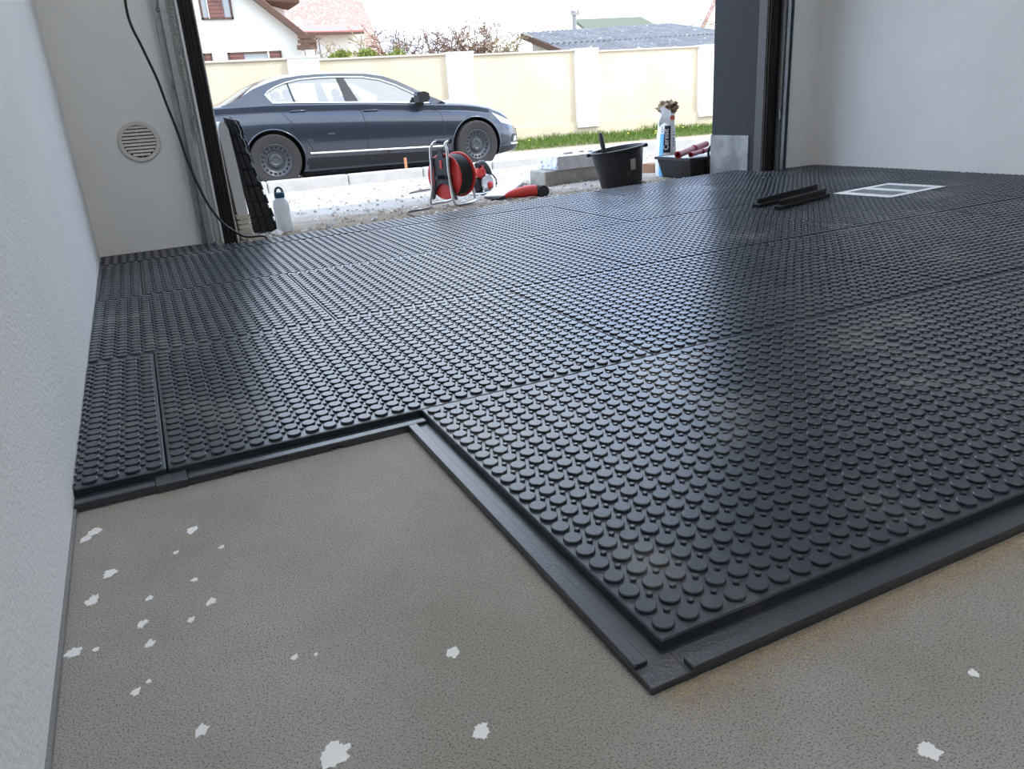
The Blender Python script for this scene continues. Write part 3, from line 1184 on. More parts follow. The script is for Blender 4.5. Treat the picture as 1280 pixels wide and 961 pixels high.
pg4 = [(A[0] + .1, -.3), (A[0] + 5, -.3), (A[0] + 5, B_[1] + 1), (B_[0] + 1, B_[1] + 2.0), (A[0] + .1, A[1] - .1)]
MB().loft([[(x, Y4, z) for x, z in pg4], [(x + ev.x, Y4 + ev.y, z) for x, z in pg4]]).build('wall', 'house', h4)
dv = Vector((B_[0] - A[0], 0, B_[1] - A[1]))
P0 = Vector((A[0], Y4 - .3, A[1]))
P1 = P0 + dv * 1.55
slab('roof', 'rooftile', h4, [P0, P1, P1 + ev, P0 + ev], .22)

q = atY(718.5, 38, 40)
pl = thing('utility_pole', 'thin grey utility pole standing behind the corrugated roof', 'pole', (q.x, 40, -.3))
top = atY(718.5, 14, 40).z + .3
MB().tube([(0, 0, 0), (0, 0, top)], .13, 8).build('pole', 'pole', pl, smooth=60)
MB().box((0, -.1, top - .15), (.5, .1, .12)).build('crossarm', 'pole', pl)
for s in (-.2, .2):
    MB().lathe([(.05, 0), (.07, .1), (.03, .2)], 8, M=T(s, -.1, top - .1)).build('insulator', 'pole', pl)


# ------------------------------------------------------------------ shrubs
def bare_shrub(x, y, h, spread, m, label, seed, nstem=16, group='bare shrubs behind the garden wall'):
    rs = random.Random(seed)
    t = thing('bare_shrub', label, 'shrub', (x, y, -.3), group=group)
    st, tw = MB(), MB()
    for s in range(nstem):
        an = rs.uniform(0, 2 * PI)
        ln = h * rs.uniform(.65, 1.05)
        p = Vector((rs.gauss(0, .1), rs.gauss(0, .1), 0))
        d = Vector((math.cos(an) * spread * rs.random(), math.sin(an) * spread * rs.random(), 1)).normalized()
        pts = [p.copy()]
        for k in range(6):
            d = (d + Vector((rs.gauss(0, .12), rs.gauss(0, .12), .06))).normalized()
            p = p + d * ln / 6
            pts.append(p.copy())
        st.tube(pts, [.02, .018, .016, .013, .011, .009, .005], 4)
        for k in range(2, 7):
            for _ in range(5):
                q = pts[k - 1].lerp(pts[k], rs.random())
                e = (Vector((rs.gauss(0, 1), rs.gauss(0, 1), abs(rs.gauss(.6, .6))))).normalized() * ln * rs.uniform(.08, .2)
                tw.tube([q, q + e * .5 + Vector((0, 0, .01)), q + e + Vector((0, 0, .04))], [.010, .008, .004], 3)
                for _2 in range(3):
                    w = q + e * rs.uniform(.4, 1)
                    e2 = Vector((rs.gauss(0, 1), rs.gauss(0, 1), abs(rs.gauss(.4, .6)))).normalized() * .11
                    tw.tube([w, w + e2], [.008, .004], 3)
    st.build('stems', m, t)
    tw.build('twigs', m, t)
    return t


SHR = [(4.85, 17.7, 2.30, .34, 'twig2', 'straw coloured leafless shrub over the wall beside the red roofed house'), (5.75, 17.3, 2.40, .34, 'twig', 'low reddish leafless shrub over the wall, next to the straw coloured one'),
       (6.65, 17.2, 2.35, .34, 'twig', 'tall reddish leafless shrub over the wall, one short of the tallest'), (7.45, 17.0, 2.55, .36, 'twig', 'tallest leafless brown shrub over the garden wall'), (8.1, 16.9, 2.3, .12, 'twig2', 'slim pale leafless shrub close to the shed gable')]
for i, s in enumerate(SHR):
    bare_shrub(*s[:4], s[4], s[5], 40 + i, 34)
bare_shrub(18.6, 22.3, 2.9, .42, 'twig2', 'pale bare shrub rising behind the corrugated shed roof', 77, 40)


def hedge(x0, x1, y, h, label, seed):
    rs = random.Random(seed)
    t = thing('evergreen_bush', label, 'bush', ((x0 + x1) / 2, y, -.3), group='green bushes over the garden wall')
    lf = MB()
    w = (x1 - x0) / 2
    for _ in range(2600):
        a, c, r = rs.gauss(0, .45), rs.gauss(0, .3), rs.random()
        x = max(-1, min(1, a)) * w
        z = h * (.3 + .7 * rs.random() ** .5) * (1 - .18 * (x / w) ** 2) + .05 * mnoise.noise((x * 6, seed, 0))
        y_ = c * .5
        e = Vector((rs.gauss(0, 1), rs.gauss(0, 1), rs.gauss(.5, .7))).normalized() * rs.uniform(.04, .075)
        f_ = e.cross(Vector((rs.random(), rs.random(), rs.random()))).normalized() * .018
        p = Vector((x, y_, z))
        lf.add([p - f_, p + f_, p + e + f_ * .3, p + e - f_ * .3], [(0, 1, 2, 3)])
    lf.build('foliage', 'leaf', t)
    st = MB()
    for k in range(6):
        st.tube([(rs.uniform(-.2, .2), 0, 0), (rs.uniform(-w, w) * .7, rs.uniform(-.1, .1), h * .85)], [.03, .01], 5)
    st.build('stems', 'twig', t)


hedge(3.30, 3.95, 14.6, 1.86, 'green bush over the wall next to the white pilaster', 3)
hedge(3.90, 4.50, 14.7, 1.87, 'green bush over the wall under the red lean-to roof', 4)
hedge(4.45, 5.1, 14.8, 1.83, 'yellowish green bush over the wall beside the bare shrubs', 5)
# ================================================================== CAR
def interp(tab, x):
    if x <= tab[0][0]:
        return tab[0][1]
    for (a, va), (c, vc_) in zip(tab, tab[1:]):
        if x <= c:
            t_ = (x - a) / (c - a)
            return va + (vc_ - va) * t_
    return tab[-1][1]


C_SH = [(-1.10, .62), (-1.06, .80), (-1.0, .93), (-.85, .975), (-.6, .992), (0, 1.0), (.3, .99), (1.275, .952), (1.9, .912), (2.2, .895), (2.44, .88), (2.64, .866), (2.846, .84), (3.05, .797), (3.22, .737), (3.33, .672), (3.42, .60), (3.50, .54), (3.58, .50), (3.64, .46)]
C_CT = [(-1.10, .64), (-1.06, .83), (-1.0, .96), (-.85, 1.01), (-.6, 1.03), (0, 1.0), (.3, .96), (1.9, .90), (2.2, .93), (2.44, .97), (2.64, .955), (2.846, .925), (3.05, .885), (3.22, .83), (3.33, .77), (3.42, .70), (3.50, .62), (3.58, .55), (3.64, .49)]
C_W = [(-1.10, .60), (-1.06, .74), (-1.0, .80), (-.85, .865), (-.6, .897), (0, .912), (.5, .916), (2.4, .916), (2.846, .905), (3.05, .885), (3.22, .848), (3.33, .805), (3.42, .75), (3.50, .68), (3.58, .55), (3.64, .36)]
C_ZB = [(-1.10, .34), (-1.0, .24), (-.7, .19), (0, .13), (2.9, .12), (3.2, .16), (3.42, .185), (3.58, .22), (3.64, .27)]


def half_section(x):
    w, zs_, zc, zb = interp(C_W, x), interp(C_SH, x), interp(C_CT, x), interp(C_ZB, x)
    h = zs_ - zb
    zcr = zb + h * .885                       # crease
    return [(0, zb), (.55 * w, zb), (.86 * w, zb + .005), (.935 * w, zb + .03 * h / .8), (.965 * w, zb + .10 * h), (.985 * w, zb + .22 * h), (1.0 * w, zb + .36 * h), (1.0 * w, zb + .55 * h), (.982 * w, zb + .72 * h),
            (.948 * w, zcr - .03 * h), (.940 * w, zcr), (.928 * w, zcr + .012 * h), (.917 * w, zs_ - .02 * h), (.902 * w, zs_), (.80 * w, zs_ + (zc - zs_) * .40), (.5 * w, zs_ + (zc - zs_) * .82), (0, zc)]


def body_y(x, z):
    s = half_section(x)
    best = s[6][0]
    for (a, za), (c, zc) in zip(s[3:13], s[4:14]):
        if za <= z <= zc and zc > za:
            return a + (c - a) * (z - za) / (zc - za)
    return best if z > s[3][1] else s[3][0]


car = thing('car', 'dark blue saloon car with black steel wheels parked along the kerb', 'car', (1.274, 10.15, -.372), (0, .0122, 0))
xs = []
x = -1.10
while x < 3.641:
    xs.append(round(x, 3))
    x += .02 if (x < -.98 or x > 3.2) else .05
xs[-1] = 3.64
rings = []
for x in xs:
    s = half_section(x)
    ring = [(x, -y, z) for y, z in s] + [(x, y, z) for y, z in s[-2:0:-1]]
    rings.append(ring)
bm_ = MB().loft(rings)
body_me = bm_.mesh('body', 'paint')
# cut the wheel arches
tmp = bpy.data.objects.new('tmp_body', body_me)
COL.objects.link(tmp)
cut = MB()
for wx in (0, 2.785):
    for s in (-1, 1):
        cut.lathe([(.372, .58), (.372, 1.2)], 48, M=T(wx, 0, .325) @ Rx(PI / 2 if s < 0 else -PI / 2))
cut_o = cut.build('tmp_cut', 'trim')
md = tmp.modifiers.new('b', 'BOOLEAN')
md.object = cut_o
md.operation = 'DIFFERENCE'
md.solver = 'EXACT'
bpy.context.view_layer.update()
body2 = bpy.data.meshes.new_from_object(tmp.evaluated_get(bpy.context.evaluated_depsgraph_get()))
bpy.data.objects.remove(tmp, do_unlink=True)
bpy.data.objects.remove(cut_o, do_unlink=True)
body2.materials.clear()
body2.materials.append(MT['paint'])
for p in body2.polygons:
    p.material_index = 0
body2.shade_smooth()
body2.set_sharp_from_angle(angle=math.radians(28))
body2.name = 'body'
body = link('body', body2, car)

for wx in (0, 2.785):
    for s in (-1, 1):
        # liner and arch lip
        b = MB()
        n = 30
        ra, rb_ = .371, .368
        b.grid(lambda i, j: (wx + .370 * math.cos(-.35 + (PI + .7) * i), s * (.585 + .26 * j), .325 + .370 * math.sin(-.35 + (PI + .7) * i)), n, 2)
        b.add([(wx + .37 * math.cos(2 * PI * k / 24), s * .586, .325 + .37 * math.sin(2 * PI * k / 24)) for k in range(24)], [tuple(range(24))])
        b.build('wheel_arch', 'trim', car)
        lipp = []
        for k in range(31):
            a = -.42 + (PI + .84) * k / 30
            X_, Z_ = wx + .377 * math.cos(a), .325 + .377 * math.sin(a)
            if Z_ > .2:
                lipp.append((X_, s * (body_y(X_, Z_) + .001), Z_))
        MB().tube(lipp, .011, 6).build('arch_lip', 'paint', car, smooth=60)


# greenhouse ---------------------------------------------------------
ROOF = [(-.62, .985), (-.43, 1.032), (-.27, 1.11), (-.12, 1.19), (.06, 1.252), (.26, 1.304), (.5, 1.330), (.75, 1.339), (1.0, 1.336), (1.36, 1.32), (1.57, 1.283), (1.77, 1.208), (1.975, 1.104), (2.18, 1.0), (2.34, .93), (2.44, .885)]
DLO = [(.005, 1.118), (.05, 1.16), (.154, 1.209), (.292, 1.255), (.461, 1.287), (.713, 1.300), (.968, 1.298), (1.29, 1.285), (1.52, 1.244), (1.72, 1.169), (1.92, 1.066), (2.084, .964), (2.17, .905), (1.9, .918), (1.275, .958), (.6, .985), (.073, 1.003)]


def gy(x, z):
    return .833 - max(0, z - .93) * .46 - .05 * max(0, (x - 1.5) / .9) ** 2 - .07 * max(0, (.3 - x) / .9) ** 2


def ring_fill(outer, inner):
    bm = bmesh.new()
    es = []
    for pl_ in (outer, inner):
        if not pl_:
            continue
        vs = [bm.verts.new((x, 0, z)) for x, z in pl_]
        for i in range(len(vs)):
            es.append(bm.edges.new((vs[i], vs[(i + 1) % len(vs)])))
    bmesh.ops.triangle_fill(bm, use_beauty=True, use_dissolve=False, edges=es)
    bm.verts.index_update()
    vs = [tuple(v.co) for v in bm.verts]
    fs = [tuple(v.index for v in f.verts) for f in bm.faces]
    bm.free()
    return vs, fs


def inset2(pl_, d):
    n = len(pl_)
    o = []
    area = sum(pl_[i - 1][0] * pl_[i][1] - pl_[i][0] * pl_[i - 1][1] for i in range(n))
    sg = 1 if area > 0 else -1
    for i in range(n):
        a, c, e = Vector(pl_[i - 1]), Vector(pl_[i]), Vector(pl_[(i + 1) % n])
        d1, d2 = (c - a).normalized(), (e - c).normalized()
        bis = Vector((-d1.y - d2.y, d1.x + d2.x)) * sg
        bis = bis / max(.35, bis.length_squared) * 2
        o.append(tuple(c + bis * d))
    return o


outer = ROOF + [(2.2, .872), (1.275, .93), (0, .98)]
for s in (-1, 1):
    vs, fs = ring_fill(outer, DLO)
    MB().add([(x, s * gy(x, z), z) for x, _, z in vs], fs).build('window_surround', 'paint', car)
    MB().tube([(x, s * (gy(x, z) + .004), z) for x, z in inset2(DLO, .007)], .0115, 6, closed=True).build('chrome_trim', 'chrome', car, smooth=60)
    # glass: three panes
    gi = inset2(DLO, .012)

    def cut_x(pl_, x0, x1, sl):
        # clip by slanted lines x = x0 + sl*(z-1)
        reg = [(x0 + sl * (.8 - 1), .8), (x1 + sl * (.8 - 1), .8), (x1 + sl * (1.5 - 1), 1.5), (x0 + sl * (1.5 - 1), 1.5)]
        return clip(pl_, reg)
    for a, c in ((-1, .345), (.365, 1.005), (1.165, 3)):
        pg = cut_x(gi, a, c, -.19 if a < 1 else -.45)
        vs, fs = ring_fill(pg, None)
        MB().add([(x, s * (gy(x, z) - .004), z) for x, _, z in vs], fs).build('window_glass', 'glass', car)
    pg = clip(inset2(DLO, .004), [(1.0 - .19 * -.2 - .0, .8), (1.165 + .45 * .2, .8), (1.165 - .45 * .5, 1.5), (1.0 - .19 * .5, 1.5)])
    vs, fs = ring_fill(pg, None)
    MB().add([(x, s * (gy(x, z) + .003), z) for x, _, z in vs], fs).build('door_pillar', 'trim', car)
    MB().tube([(.355 - .19 * (z - 1), s * (gy(.3, z) + .002), z) for z in (.99, 1.1, 1.22)], .011, 6).build('quarter_divider', 'trim', car)


def arch_surface(s0, s1, ns, name, m, off=0.0):
    """surface across the car between matching points of both roof rails"""
    pts = []
    for k in range(ns + 1):
        x = s0 + (s1 - s0) * k / ns
        z = interp(ROOF, x)
        pts.append((x, z))

    def cxz(x, z):
        t_ = min(1, max(0, (x - 1.5) / .9))
        r_ = min(1, max(0, (.1 - x) / .7))
        cz = z + .055 * (1 - t_ * .75) * (1 - r_ * .72)
        return x + .16 * t_ - .10 * r_ + (.10 if 0 < t_ < 1 else 0) * t_ * (1 - t_), cz
    def fn(i, j):
        x, z = pts[round(j * ns)]
        y = gy(x, z)
        u = 2 * i - 1
        c = 1 - abs(u) ** 2.3
        X_, Z_ = cxz(x, z)
        return (x + (X_ - x) * c, u * y, z + (Z_ - z) * c + off)
    return MB().grid(fn, 20, ns).build(name, m, car, smooth=50)


arch_surface(.02, 1.50, 16, 'roof', 'paint')
arch_surface(1.50, 2.43, 12, 'windscreen', 'glass')
arch_surface(-.60, .02, 10, 'rear_window', 'glass')
# interior
MB().cbox((1.35, 0, .13), (2.0, 1.3, .10), .02).build('underbody', 'trim', car)
MB().cbox((1.1, 0, .80), (2.5, 1.5, .16), .03).build('interior_floor', 'seat', car)
for x, y in ((1.25, -.38), (1.25, .38), (.42, -.38), (.42, .38)):
    b = MB()
    b.cbox((0, 0, .06), (.12, .46, .36), .05, M=T(x, y, .84) @ Ry(-.22))
    b.build('seat_back', 'seat', car, smooth=50)
    MB().cbox((0, 0, 0), (.08, .22, .12), .03, M=T(x - .08, y, 1.12) @ Ry(-.2)).build('headrest', 'seat', car, smooth=50)
MB().tube([(1.78 + .05 * math.sin(a), -.38 + .17 * math.cos(a), .97 + .16 * math.sin(a)) for a in [2 * PI * k / 20 for k in range(20)]], .014, 6, closed=True).build('steering_wheel', 'trim', car)


def on_body(pts, s=-1, off=.0):
    return [(x, s * (body_y(x, z) + off), z) for x, z in pts]


def dense(pts, n=8):
    o = []
    for (a, c) in zip(pts, pts[1:]):
        for k in range(n):
            o.append((a[0] + (c[0] - a[0]) * k / n, a[1] + (c[1] - a[1]) * k / n))
    o.append(pts[-1])
    return o


def patch(name, m, quad, s, off, nu=10, nv=6):
    """curved patch on the body side: quad of (x,z): bl, br, tr, tl"""
    bl, br, tr, tl = quad
    def fn(i, j):
        x = (bl[0] + (br[0] - bl[0]) * i) * (1 - j) + (tl[0] + (tr[0] - tl[0]) * i) * j
        z = (bl[1] + (br[1] - bl[1]) * i) * (1 - j) + (tl[1] + (tr[1] - tl[1]) * i) * j
        return (x, s * (body_y(x, z) + off), z)
    return MB().grid(fn, nu, nv).build(name, m, car, smooth=60)


for s in (-1, 1):
    for pts in ([(.10, .985), (.169, .889), (.363, .637), (.47, .45), (.52, .36)], [(1.125, .945), (1.188, .84), (1.214, .69), (1.205, .45), (1.19, .32)], [(2.205, .88), (2.284, .77), (2.306, .625), (2.29, .45), (2.27, .32)]):
        MB().tube(on_body(dense(pts), s), .0045, 5).build('door_seam', 'trim', car)
    MB().tube(on_body(dense([(.49, .335), (2.27, .30)], 20), s), .004, 5).build('sill_seam', 'trim', car)
    MB().tube(on_body(dense([(-1.0, .872), (-.6, .900), (0, .904), (.5, .889), (1.263, .858), (2.0, .815), (2.43, .785)], 8), s, -.002), .006, 5).build('shoulder_crease', 'trim', car)
    MB().tube(on_body(dense([(.44, .385), (2.26, .345)], 20), s, .004), .011, 6).build('sill_trim', 'chrome', car)
    patch('sill_panel', 'trim', [(.40, .185), (2.36, .17), (2.36, .285), (.40, .325)], s, .003, 30, 4)
    patch('bumper_lower', 'trim', [(3.16, .175), (3.60, .235), (3.60, .285), (3.14, .265)], s, .004, 14, 4)
    patch('headlamp', 'lamp', [(3.20, .60), (3.50, .53), (3.40, .605), (3.07, .742)], s, .004, 14, 6)
    patch('air_intake', 'trim', [(3.36, .33), (3.62, .33), (3.62, .43), (3.40, .43)], s, .003, 12, 4)
    patch('fog_lamp', 'lamp', [(3.42, .335), (3.50, .335), (3.50, .40), (3.44, .40)], s, .006, 6, 4)
    MB().tube(on_body(dense([(3.36, .30), (3.50, .295), (3.62, .29)], 6), s, .004), .012, 6).build('bumper_trim', 'chrome', car)
    patch('tail_lamp', 'redp', [(-1.04, .70), (-.80, .72), (-.72, .86), (-1.03, .86)], s, .003, 8, 4)
    for hx, hz in ((.36, .905), (1.31, .862)):
        y = body_y(hx, hz)
        MB().cbox((hx, s * (y + .018), hz), (.20, .022, .024), .008).build('door_handle', 'paint', car, smooth=50)
        MB().cbox((hx, s * (y + .001), hz - .008), (.12, .006, .05), .002).build('handle_recess', 'trim', car)
    y = gy(2.0, .95)
    mr = MB().loft([[(2.0 + dx * .9, s * (y + .03 + yy_), .985 + dz) for dx, dz in ((-.075, -.06), (.05, -.065), (.095, -.02), (.085, .05), (.02, .075), (-.06, .07), (-.085, .0))] for yy_ in (0, .03, .17, .2)])
    mr.build('mirror', 'trim', car, smooth=50)
    MB().loft([[(1.985 + dx, s * (y + yy_), .985 + dz) for dx, dz in ((-.065, .055), (.03, .062), (.092, .035), (.09, .012), (-.07, .03))] for yy_ in (.062, .207)]).build('mirror_cap', 'paint', car, smooth=50)
    MB().box((2.0, s * (y + .0), .90), (.12, .09, .05)).build('mirror_foot', 'trim', car)
    patch('door_mark', 'rim', [(.70, .60), (.79, .60), (.79, .615), (.70, .615)], s, .002, 3, 1)  # small grey mark on the rear door
patch('grille', 'trim', [(3.54, .40), (3.638, .40), (3.638, .50), (3.54, .50)], -1, .004, 8, 4)
patch('grille', 'trim', [(3.54, .40), (3.638, .40), (3.638, .50), (3.54, .50)], 1, .004, 8, 4)
MB().cbox((3.66, 0, .40), (.012, .52, .11), .003).build('number_plate', 'plate', car)


def make_wheel(x, s, steer=0):
    Mw = T(x, s * .80, .325) @ Rz(steer) @ Rx(PI / 2 if s < 0 else -PI / 2)
    ty = MB().lathe([(.205, -.09), (.26, -.107), (.305, -.108), (.322, -.09), (.325, -.04), (.325, .04), (.322, .09), (.305, .106), (.26, .104), (.212, .092), (.205, .07)], 56, M=Mw, caps=False).build('tyre', 'tyre', car, smooth=40)
    rm = MB().lathe([(.21, -.085), (.207, .088), (.198, .090), (.186, .070), (.176, .062), (.150, .060), (.138, .052), (.118, .030), (.10, .032), (.085, .052), (.055, .058), (.045, .052), (.03, .05), (.001, .05)], 48, M=Mw, caps=False).build('rim', 'rim', car, smooth=35)
    for k in range(18):
        a = 2 * PI * k / 18
        MB().lathe([(.0165, .0), (.0165, .066), (.001, .066)], 10, M=Mw @ T(.162 * math.cos(a), .162 * math.sin(a), 0)).build('rim_hole', 'black', rm)
    for k in range(5):
        a = 2 * PI * k / 5 + .3
        MB().lathe([(.010, .03), (.010, .066), (.006, .070)], 6, M=Mw @ T(.062 * math.cos(a), .062 * math.sin(a), 0)).build('wheel_bolt', 'rim', rm)
    return ty


make_wheel(0, -1)
make_wheel(2.785, -1, .12)
make_wheel(0, 1)
make_wheel(2.785, 1, .12)

# wooden marker peg by the kerb
q = atY(507, 212, 8.70)
t = tag(MB().cbox((0, 0, .10), (.035, .02, .25), .003).build('wooden_peg', 'peg', loc=(atY(507, 204, 8.90).x, 8.90, zs(2.8) + .03)), 'small orange wooden peg standing against the kerb before the car', 'peg')

# ================================================================== THINGS ON THE DRIVE
# ---- cable reel
rp = atG(566, 257)
ax = math.radians(27)
reel = thing('cable_reel', 'red and black cable reel on a steel stand', 'cable reel', (rp.x, rp.y, gz(rp.y) + .008), (0, 0, ax))
Ma = Ry(PI / 2)                                 # lathe axis along local x
RR, HZ = .125, .158
for x0, nm in ((-.045, 'front'), (.075, 'rear')):
    MB().lathe([(.02, -.006), (RR - .004, -.006), (RR, -.002), (RR, .003), (RR - .006, .006), (.02, .004)], 40, M=T(x0, 0, HZ) @ Ma).build('drum_flange', 'redp', reel, smooth=40)
MB().lathe([(.055, -.04), (.055, .07)], 24, M=T(0, 0, HZ) @ Ma).build('drum_core', 'blackp', reel, smooth=40)
pts = []
for layer, r in enumerate((.070, .084, .098, .109)):
    for k in range(9 * 20):
        f = k / (9 * 20)
        xx = -.036 + .102 * (f if layer % 2 == 0 else 1 - f)
        a = 2 * PI * k / 20
        pts.append((xx, r * math.cos(a), HZ + r * math.sin(a)))
MB().tube(pts, .0063, 5).build('wound_cable', 'cable', reel, smooth=60)
for y in (-.062, .062):
    pth = [(-.075, y * .8, .325), (-.075, y, .30), (-.078, y * 1.02, .20), (-.08, y * 1.15, .10), (-.085, y * 1.4, .035), (-.07, y * 1.55, .010), (-.02, y * 1.55, .007), (.08, y * 1.5, .007), (.105, y * 1.3, .03), (.10, y, .12), (.085, y * .5, HZ)]
    MB().tube(bez(pth, 6), .0075, 8).build('stand_tube', 'steel', reel, smooth=60)
    MB().tube(bez([(-.075, y * .8, .325), (-.06, y * .75, .340), (-.03, y * .72, .345)], 5), .0075, 8).build('handle_tube', 'steel', reel, smooth=60)
MB().tube([(-.03, -.055, .345), (-.03, .055, .345)], .0125, 10).build('handle_grip', 'blackp', reel, smooth=60)
MB().tube([(-.115, 0, HZ), (.09, 0, HZ)], .012, 10).build('axle', 'blackp', reel, smooth=60)
# arched bracket in front of the drum
arc = [(-.072, .262), (.072, .262), (.060, .19), (.066, .12), (.095, .035), (.078, .035)] + [(.066 * math.cos(a), .045 + .078 * math.sin(a)) for a in [PI * k / 10 for k in range(1, 10)]] + [(-.078, .035), (-.095, .035), (-.066, .12), (-.060, .19)]
MB().loft([[(-.066, y, z) for y, z in arc], [(-.056, y, z) for y, z in arc]]).build('bracket', 'blackp', reel)
MB().loft([[(-.070, y, z) for y, z in ((-.02, .262), (.02, .262), (.013, .31), (-.013, .31))], [(-.058, y, z) for y, z in ((-.02, .262), (.02, .262), (.013, .31), (-.013, .31))]]).build('bracket_tab', 'blackp', reel)
MB().box((-.068, 0, .225), (.004, .016, .045)).build('socket_slot', 'redp', reel)

# lead running from the reel towards the door
def on_g(pl_, h=.004):
    o = []
    for u, v in pl_:
        q = atG(u, v)
        o.append((q.x, q.y, gz(q.y) + h + .010 * mnoise.noise((q.x * 3, q.y * 3, 0))))
    return o


tag(MB().tube(bez(on_g([(546, 250), (540, 258), (531, 263), (518, 266), (509, 269), (520, 272), (531, 273), (530, 277), (526, 279)], .006), 6), .004, 6).build('extension_lead', 'cable', smooth=60), 'thin black lead lying on gravel between the reel and the tiles', 'cable')
tag(MB().tube(bez(on_g([(547, 238), (528, 241), (512, 243), (522, 239), (540, 237)], .006), 6), .004, 6).build('extension_lead', 'cable', smooth=60), 'looped black lead lying on the gravel behind the cable reel', 'cable')

# ---- red angle grinder with cord, lying beside the board
gp = atG(652, 248)
grd = thing('angle_grinder', 'red angle grinder lying on the gravel beside the white board', 'power tool', (gp.x, gp.y - .01, gz(gp.y) + .034), (0, 0, -.28))
MB().tube(bez([(-.10, 0, -.012), (-.06, 0, -.004), (0, 0, .002), (.05, 0, .006), (.085, 0, .004)], 6), [.010 + .022 * math.sin(min(1, k / 15) * PI / 2) for k in range(25)], 14).build('body', 'redtool', grd, smooth=60)
MB().lathe([(.034, 0), (.036, .012), (.030, .030), (.022, .036)], 16, M=T(.085, 0, .004) @ Ry(PI / 2)).build('motor_collar', 'blackp', grd, smooth=50)
MB().cbox((.115, 0, .004), (.04, .044, .042), .012).build('gear_head', 'darkmetal', grd, smooth=50)
MB().lathe([(.004, -.004), (.032, -.004), (.034, 0), (.032, .003), (.004, .003)], 24, M=T(.120, -.030, .0) @ Rx(PI / 2)).build('disc_guard', 'darkmetal', grd, smooth=40)
MB().tube(bez([(-.10, 0, -.012), (-.13, .01, -.022), (-.18, .02, -.028)], 5), .006, 8).build('cord_sleeve', 'cable', grd, smooth=60)
cb = [Vector((gp.x - .18, gp.y + .07, gz(gp.y) + .008))]
tag(MB().tube(bez(on_g([(637, 251), (645, 241), (654, 236), (664, 235), (672, 238), (674, 243), (668, 246), (664, 241), (670, 237), (676, 240)], .012), 6), .0042, 6).build('tool_cord', 'cable', smooth=60), 'black cord coiled round the red grinder on the gravel', 'cable')

# ---- white board
bp_ = atG(626, 240)
bd = [atG(606, 249.5), atG(633, 249), atG(655, 229), atG(632, 229)]
zz = lambda q: gz(q.y)
Pb = [Vector((bd[0].x, bd[0].y, zz(bd[0]) + .012)), Vector((bd[1].x, bd[1].y, zz(bd[1]) + .012)), Vector((bd[2].x, bd[2].y * .93 + bd[1].y * .07, zz(bd[2]) + .050)), Vector((bd[3].x, bd[3].y * .93 + bd[0].y * .07, zz(bd[3]) + .050))]
cb_ = sum(Pb, Vector()) / 4
wb_ = thing('white_board', 'white coated board lying on the gravel behind the red grinder', 'board', cb_)
Pl = [q - cb_ for q in Pb]
MB().loft([[tuple(q) for q in Pl], [tuple(q + Vector((0, 0, .012))) for q in Pl]]).build('panel', 'whiteb', wb_)
e = [Pl[0] + Vector((0, -.004, .001)), Pl[1] + Vector((0, -.004, .001))]
MB().tube([e[0], e[1]], .0075, 6).build('dark_edge', 'blackp', wb_)

# ---- second red tool half hidden by the reel
sp_ = atG(606, 243)
st_ = thing('cordless_saw', 'red and black power tool with pale guard standing behind the cable reel', 'power tool', (sp_.x, sp_.y + .05, gz(sp_.y + .05)), (0, 0, .5))
MB().cbox((0, 0, .145), (.07, .08, .09), .025).build('motor_housing', 'redtool', st_, smooth=50)
MB().tube(bez([(-.03, 0, .19), (.03, 0, .20), (.075, 0, .165), (.10, 0, .12)], 5), .020, 10).build('handle', 'blackp', st_, smooth=60)
MB().lathe([(.004, -.01), (.055, -.01), (.06, 0), (.055, .01), (.004, .01)], 28, M=T(.03, -.03, .07) @ Rx(PI / 2)).build('blade_guard', 'steel', st_, smooth=40)
MB().cbox((.01, -.01, .012), (.20, .10, .012), .003, M=Rx(.0)).build('base_plate', 'steel', st_)
MB().cbox((-.01, .02, .06), (.09, .07, .10), .02).build('gear_case', 'blackp', st_, smooth=50)
MB().cbox((.05, -.035, .055), (.06, .03, .05), .01).build('lever', 'redtool', st_, smooth=50)
MB().tube(bez([(.10, 0, .12), (.15, .01, .11), (.17, 0, .075), (.14, -.02, .05), (.11, -.05, .06)], 6), .005, 6).build('cord', 'cable', st_, smooth=60)

# ---- concrete block with a white packet of blocks on it
ba = atG(682, 233)
kb = MB().cbox((.25, .11, .048), (.50, .22, .105), .006).build('concrete_block', 'conc', loc=(ba.x, ba.y, gz(ba.y + .1) + .004), rot=(0, 0, .04))
tag(kb, 'grey concrete block on the gravel under a white packet', 'block')
zk = gz(ba.y + .1) + .004 + .1015
pkc = atY(697, 219, ba.y - .03)
pk = thing('wrapped_packet', 'white film wrapped packet of slabs resting on the grey concrete block', 'packet', (pkc.x, ba.y - .03, zk), (0, 0, .03))
for k in range(4):
    MB().cbox((.26, .035 + k * .072, .047), (.52, .069, .092), .004).build('slab', 'stripe', pk)
MB().box((.262, -.0012, .047), (.51, .0016, .086)).build('side_sheet', 'sidegrey', pk)
for k in range(5):
    rs = random.Random(k)
    MB().cbox((.15 + .07 * k + rs.uniform(-.02, .02), .08 + rs.uniform(-.03, .1), .0985), (.035, .025, .011), .003).build('rubble_crumb', 'conc', pk)

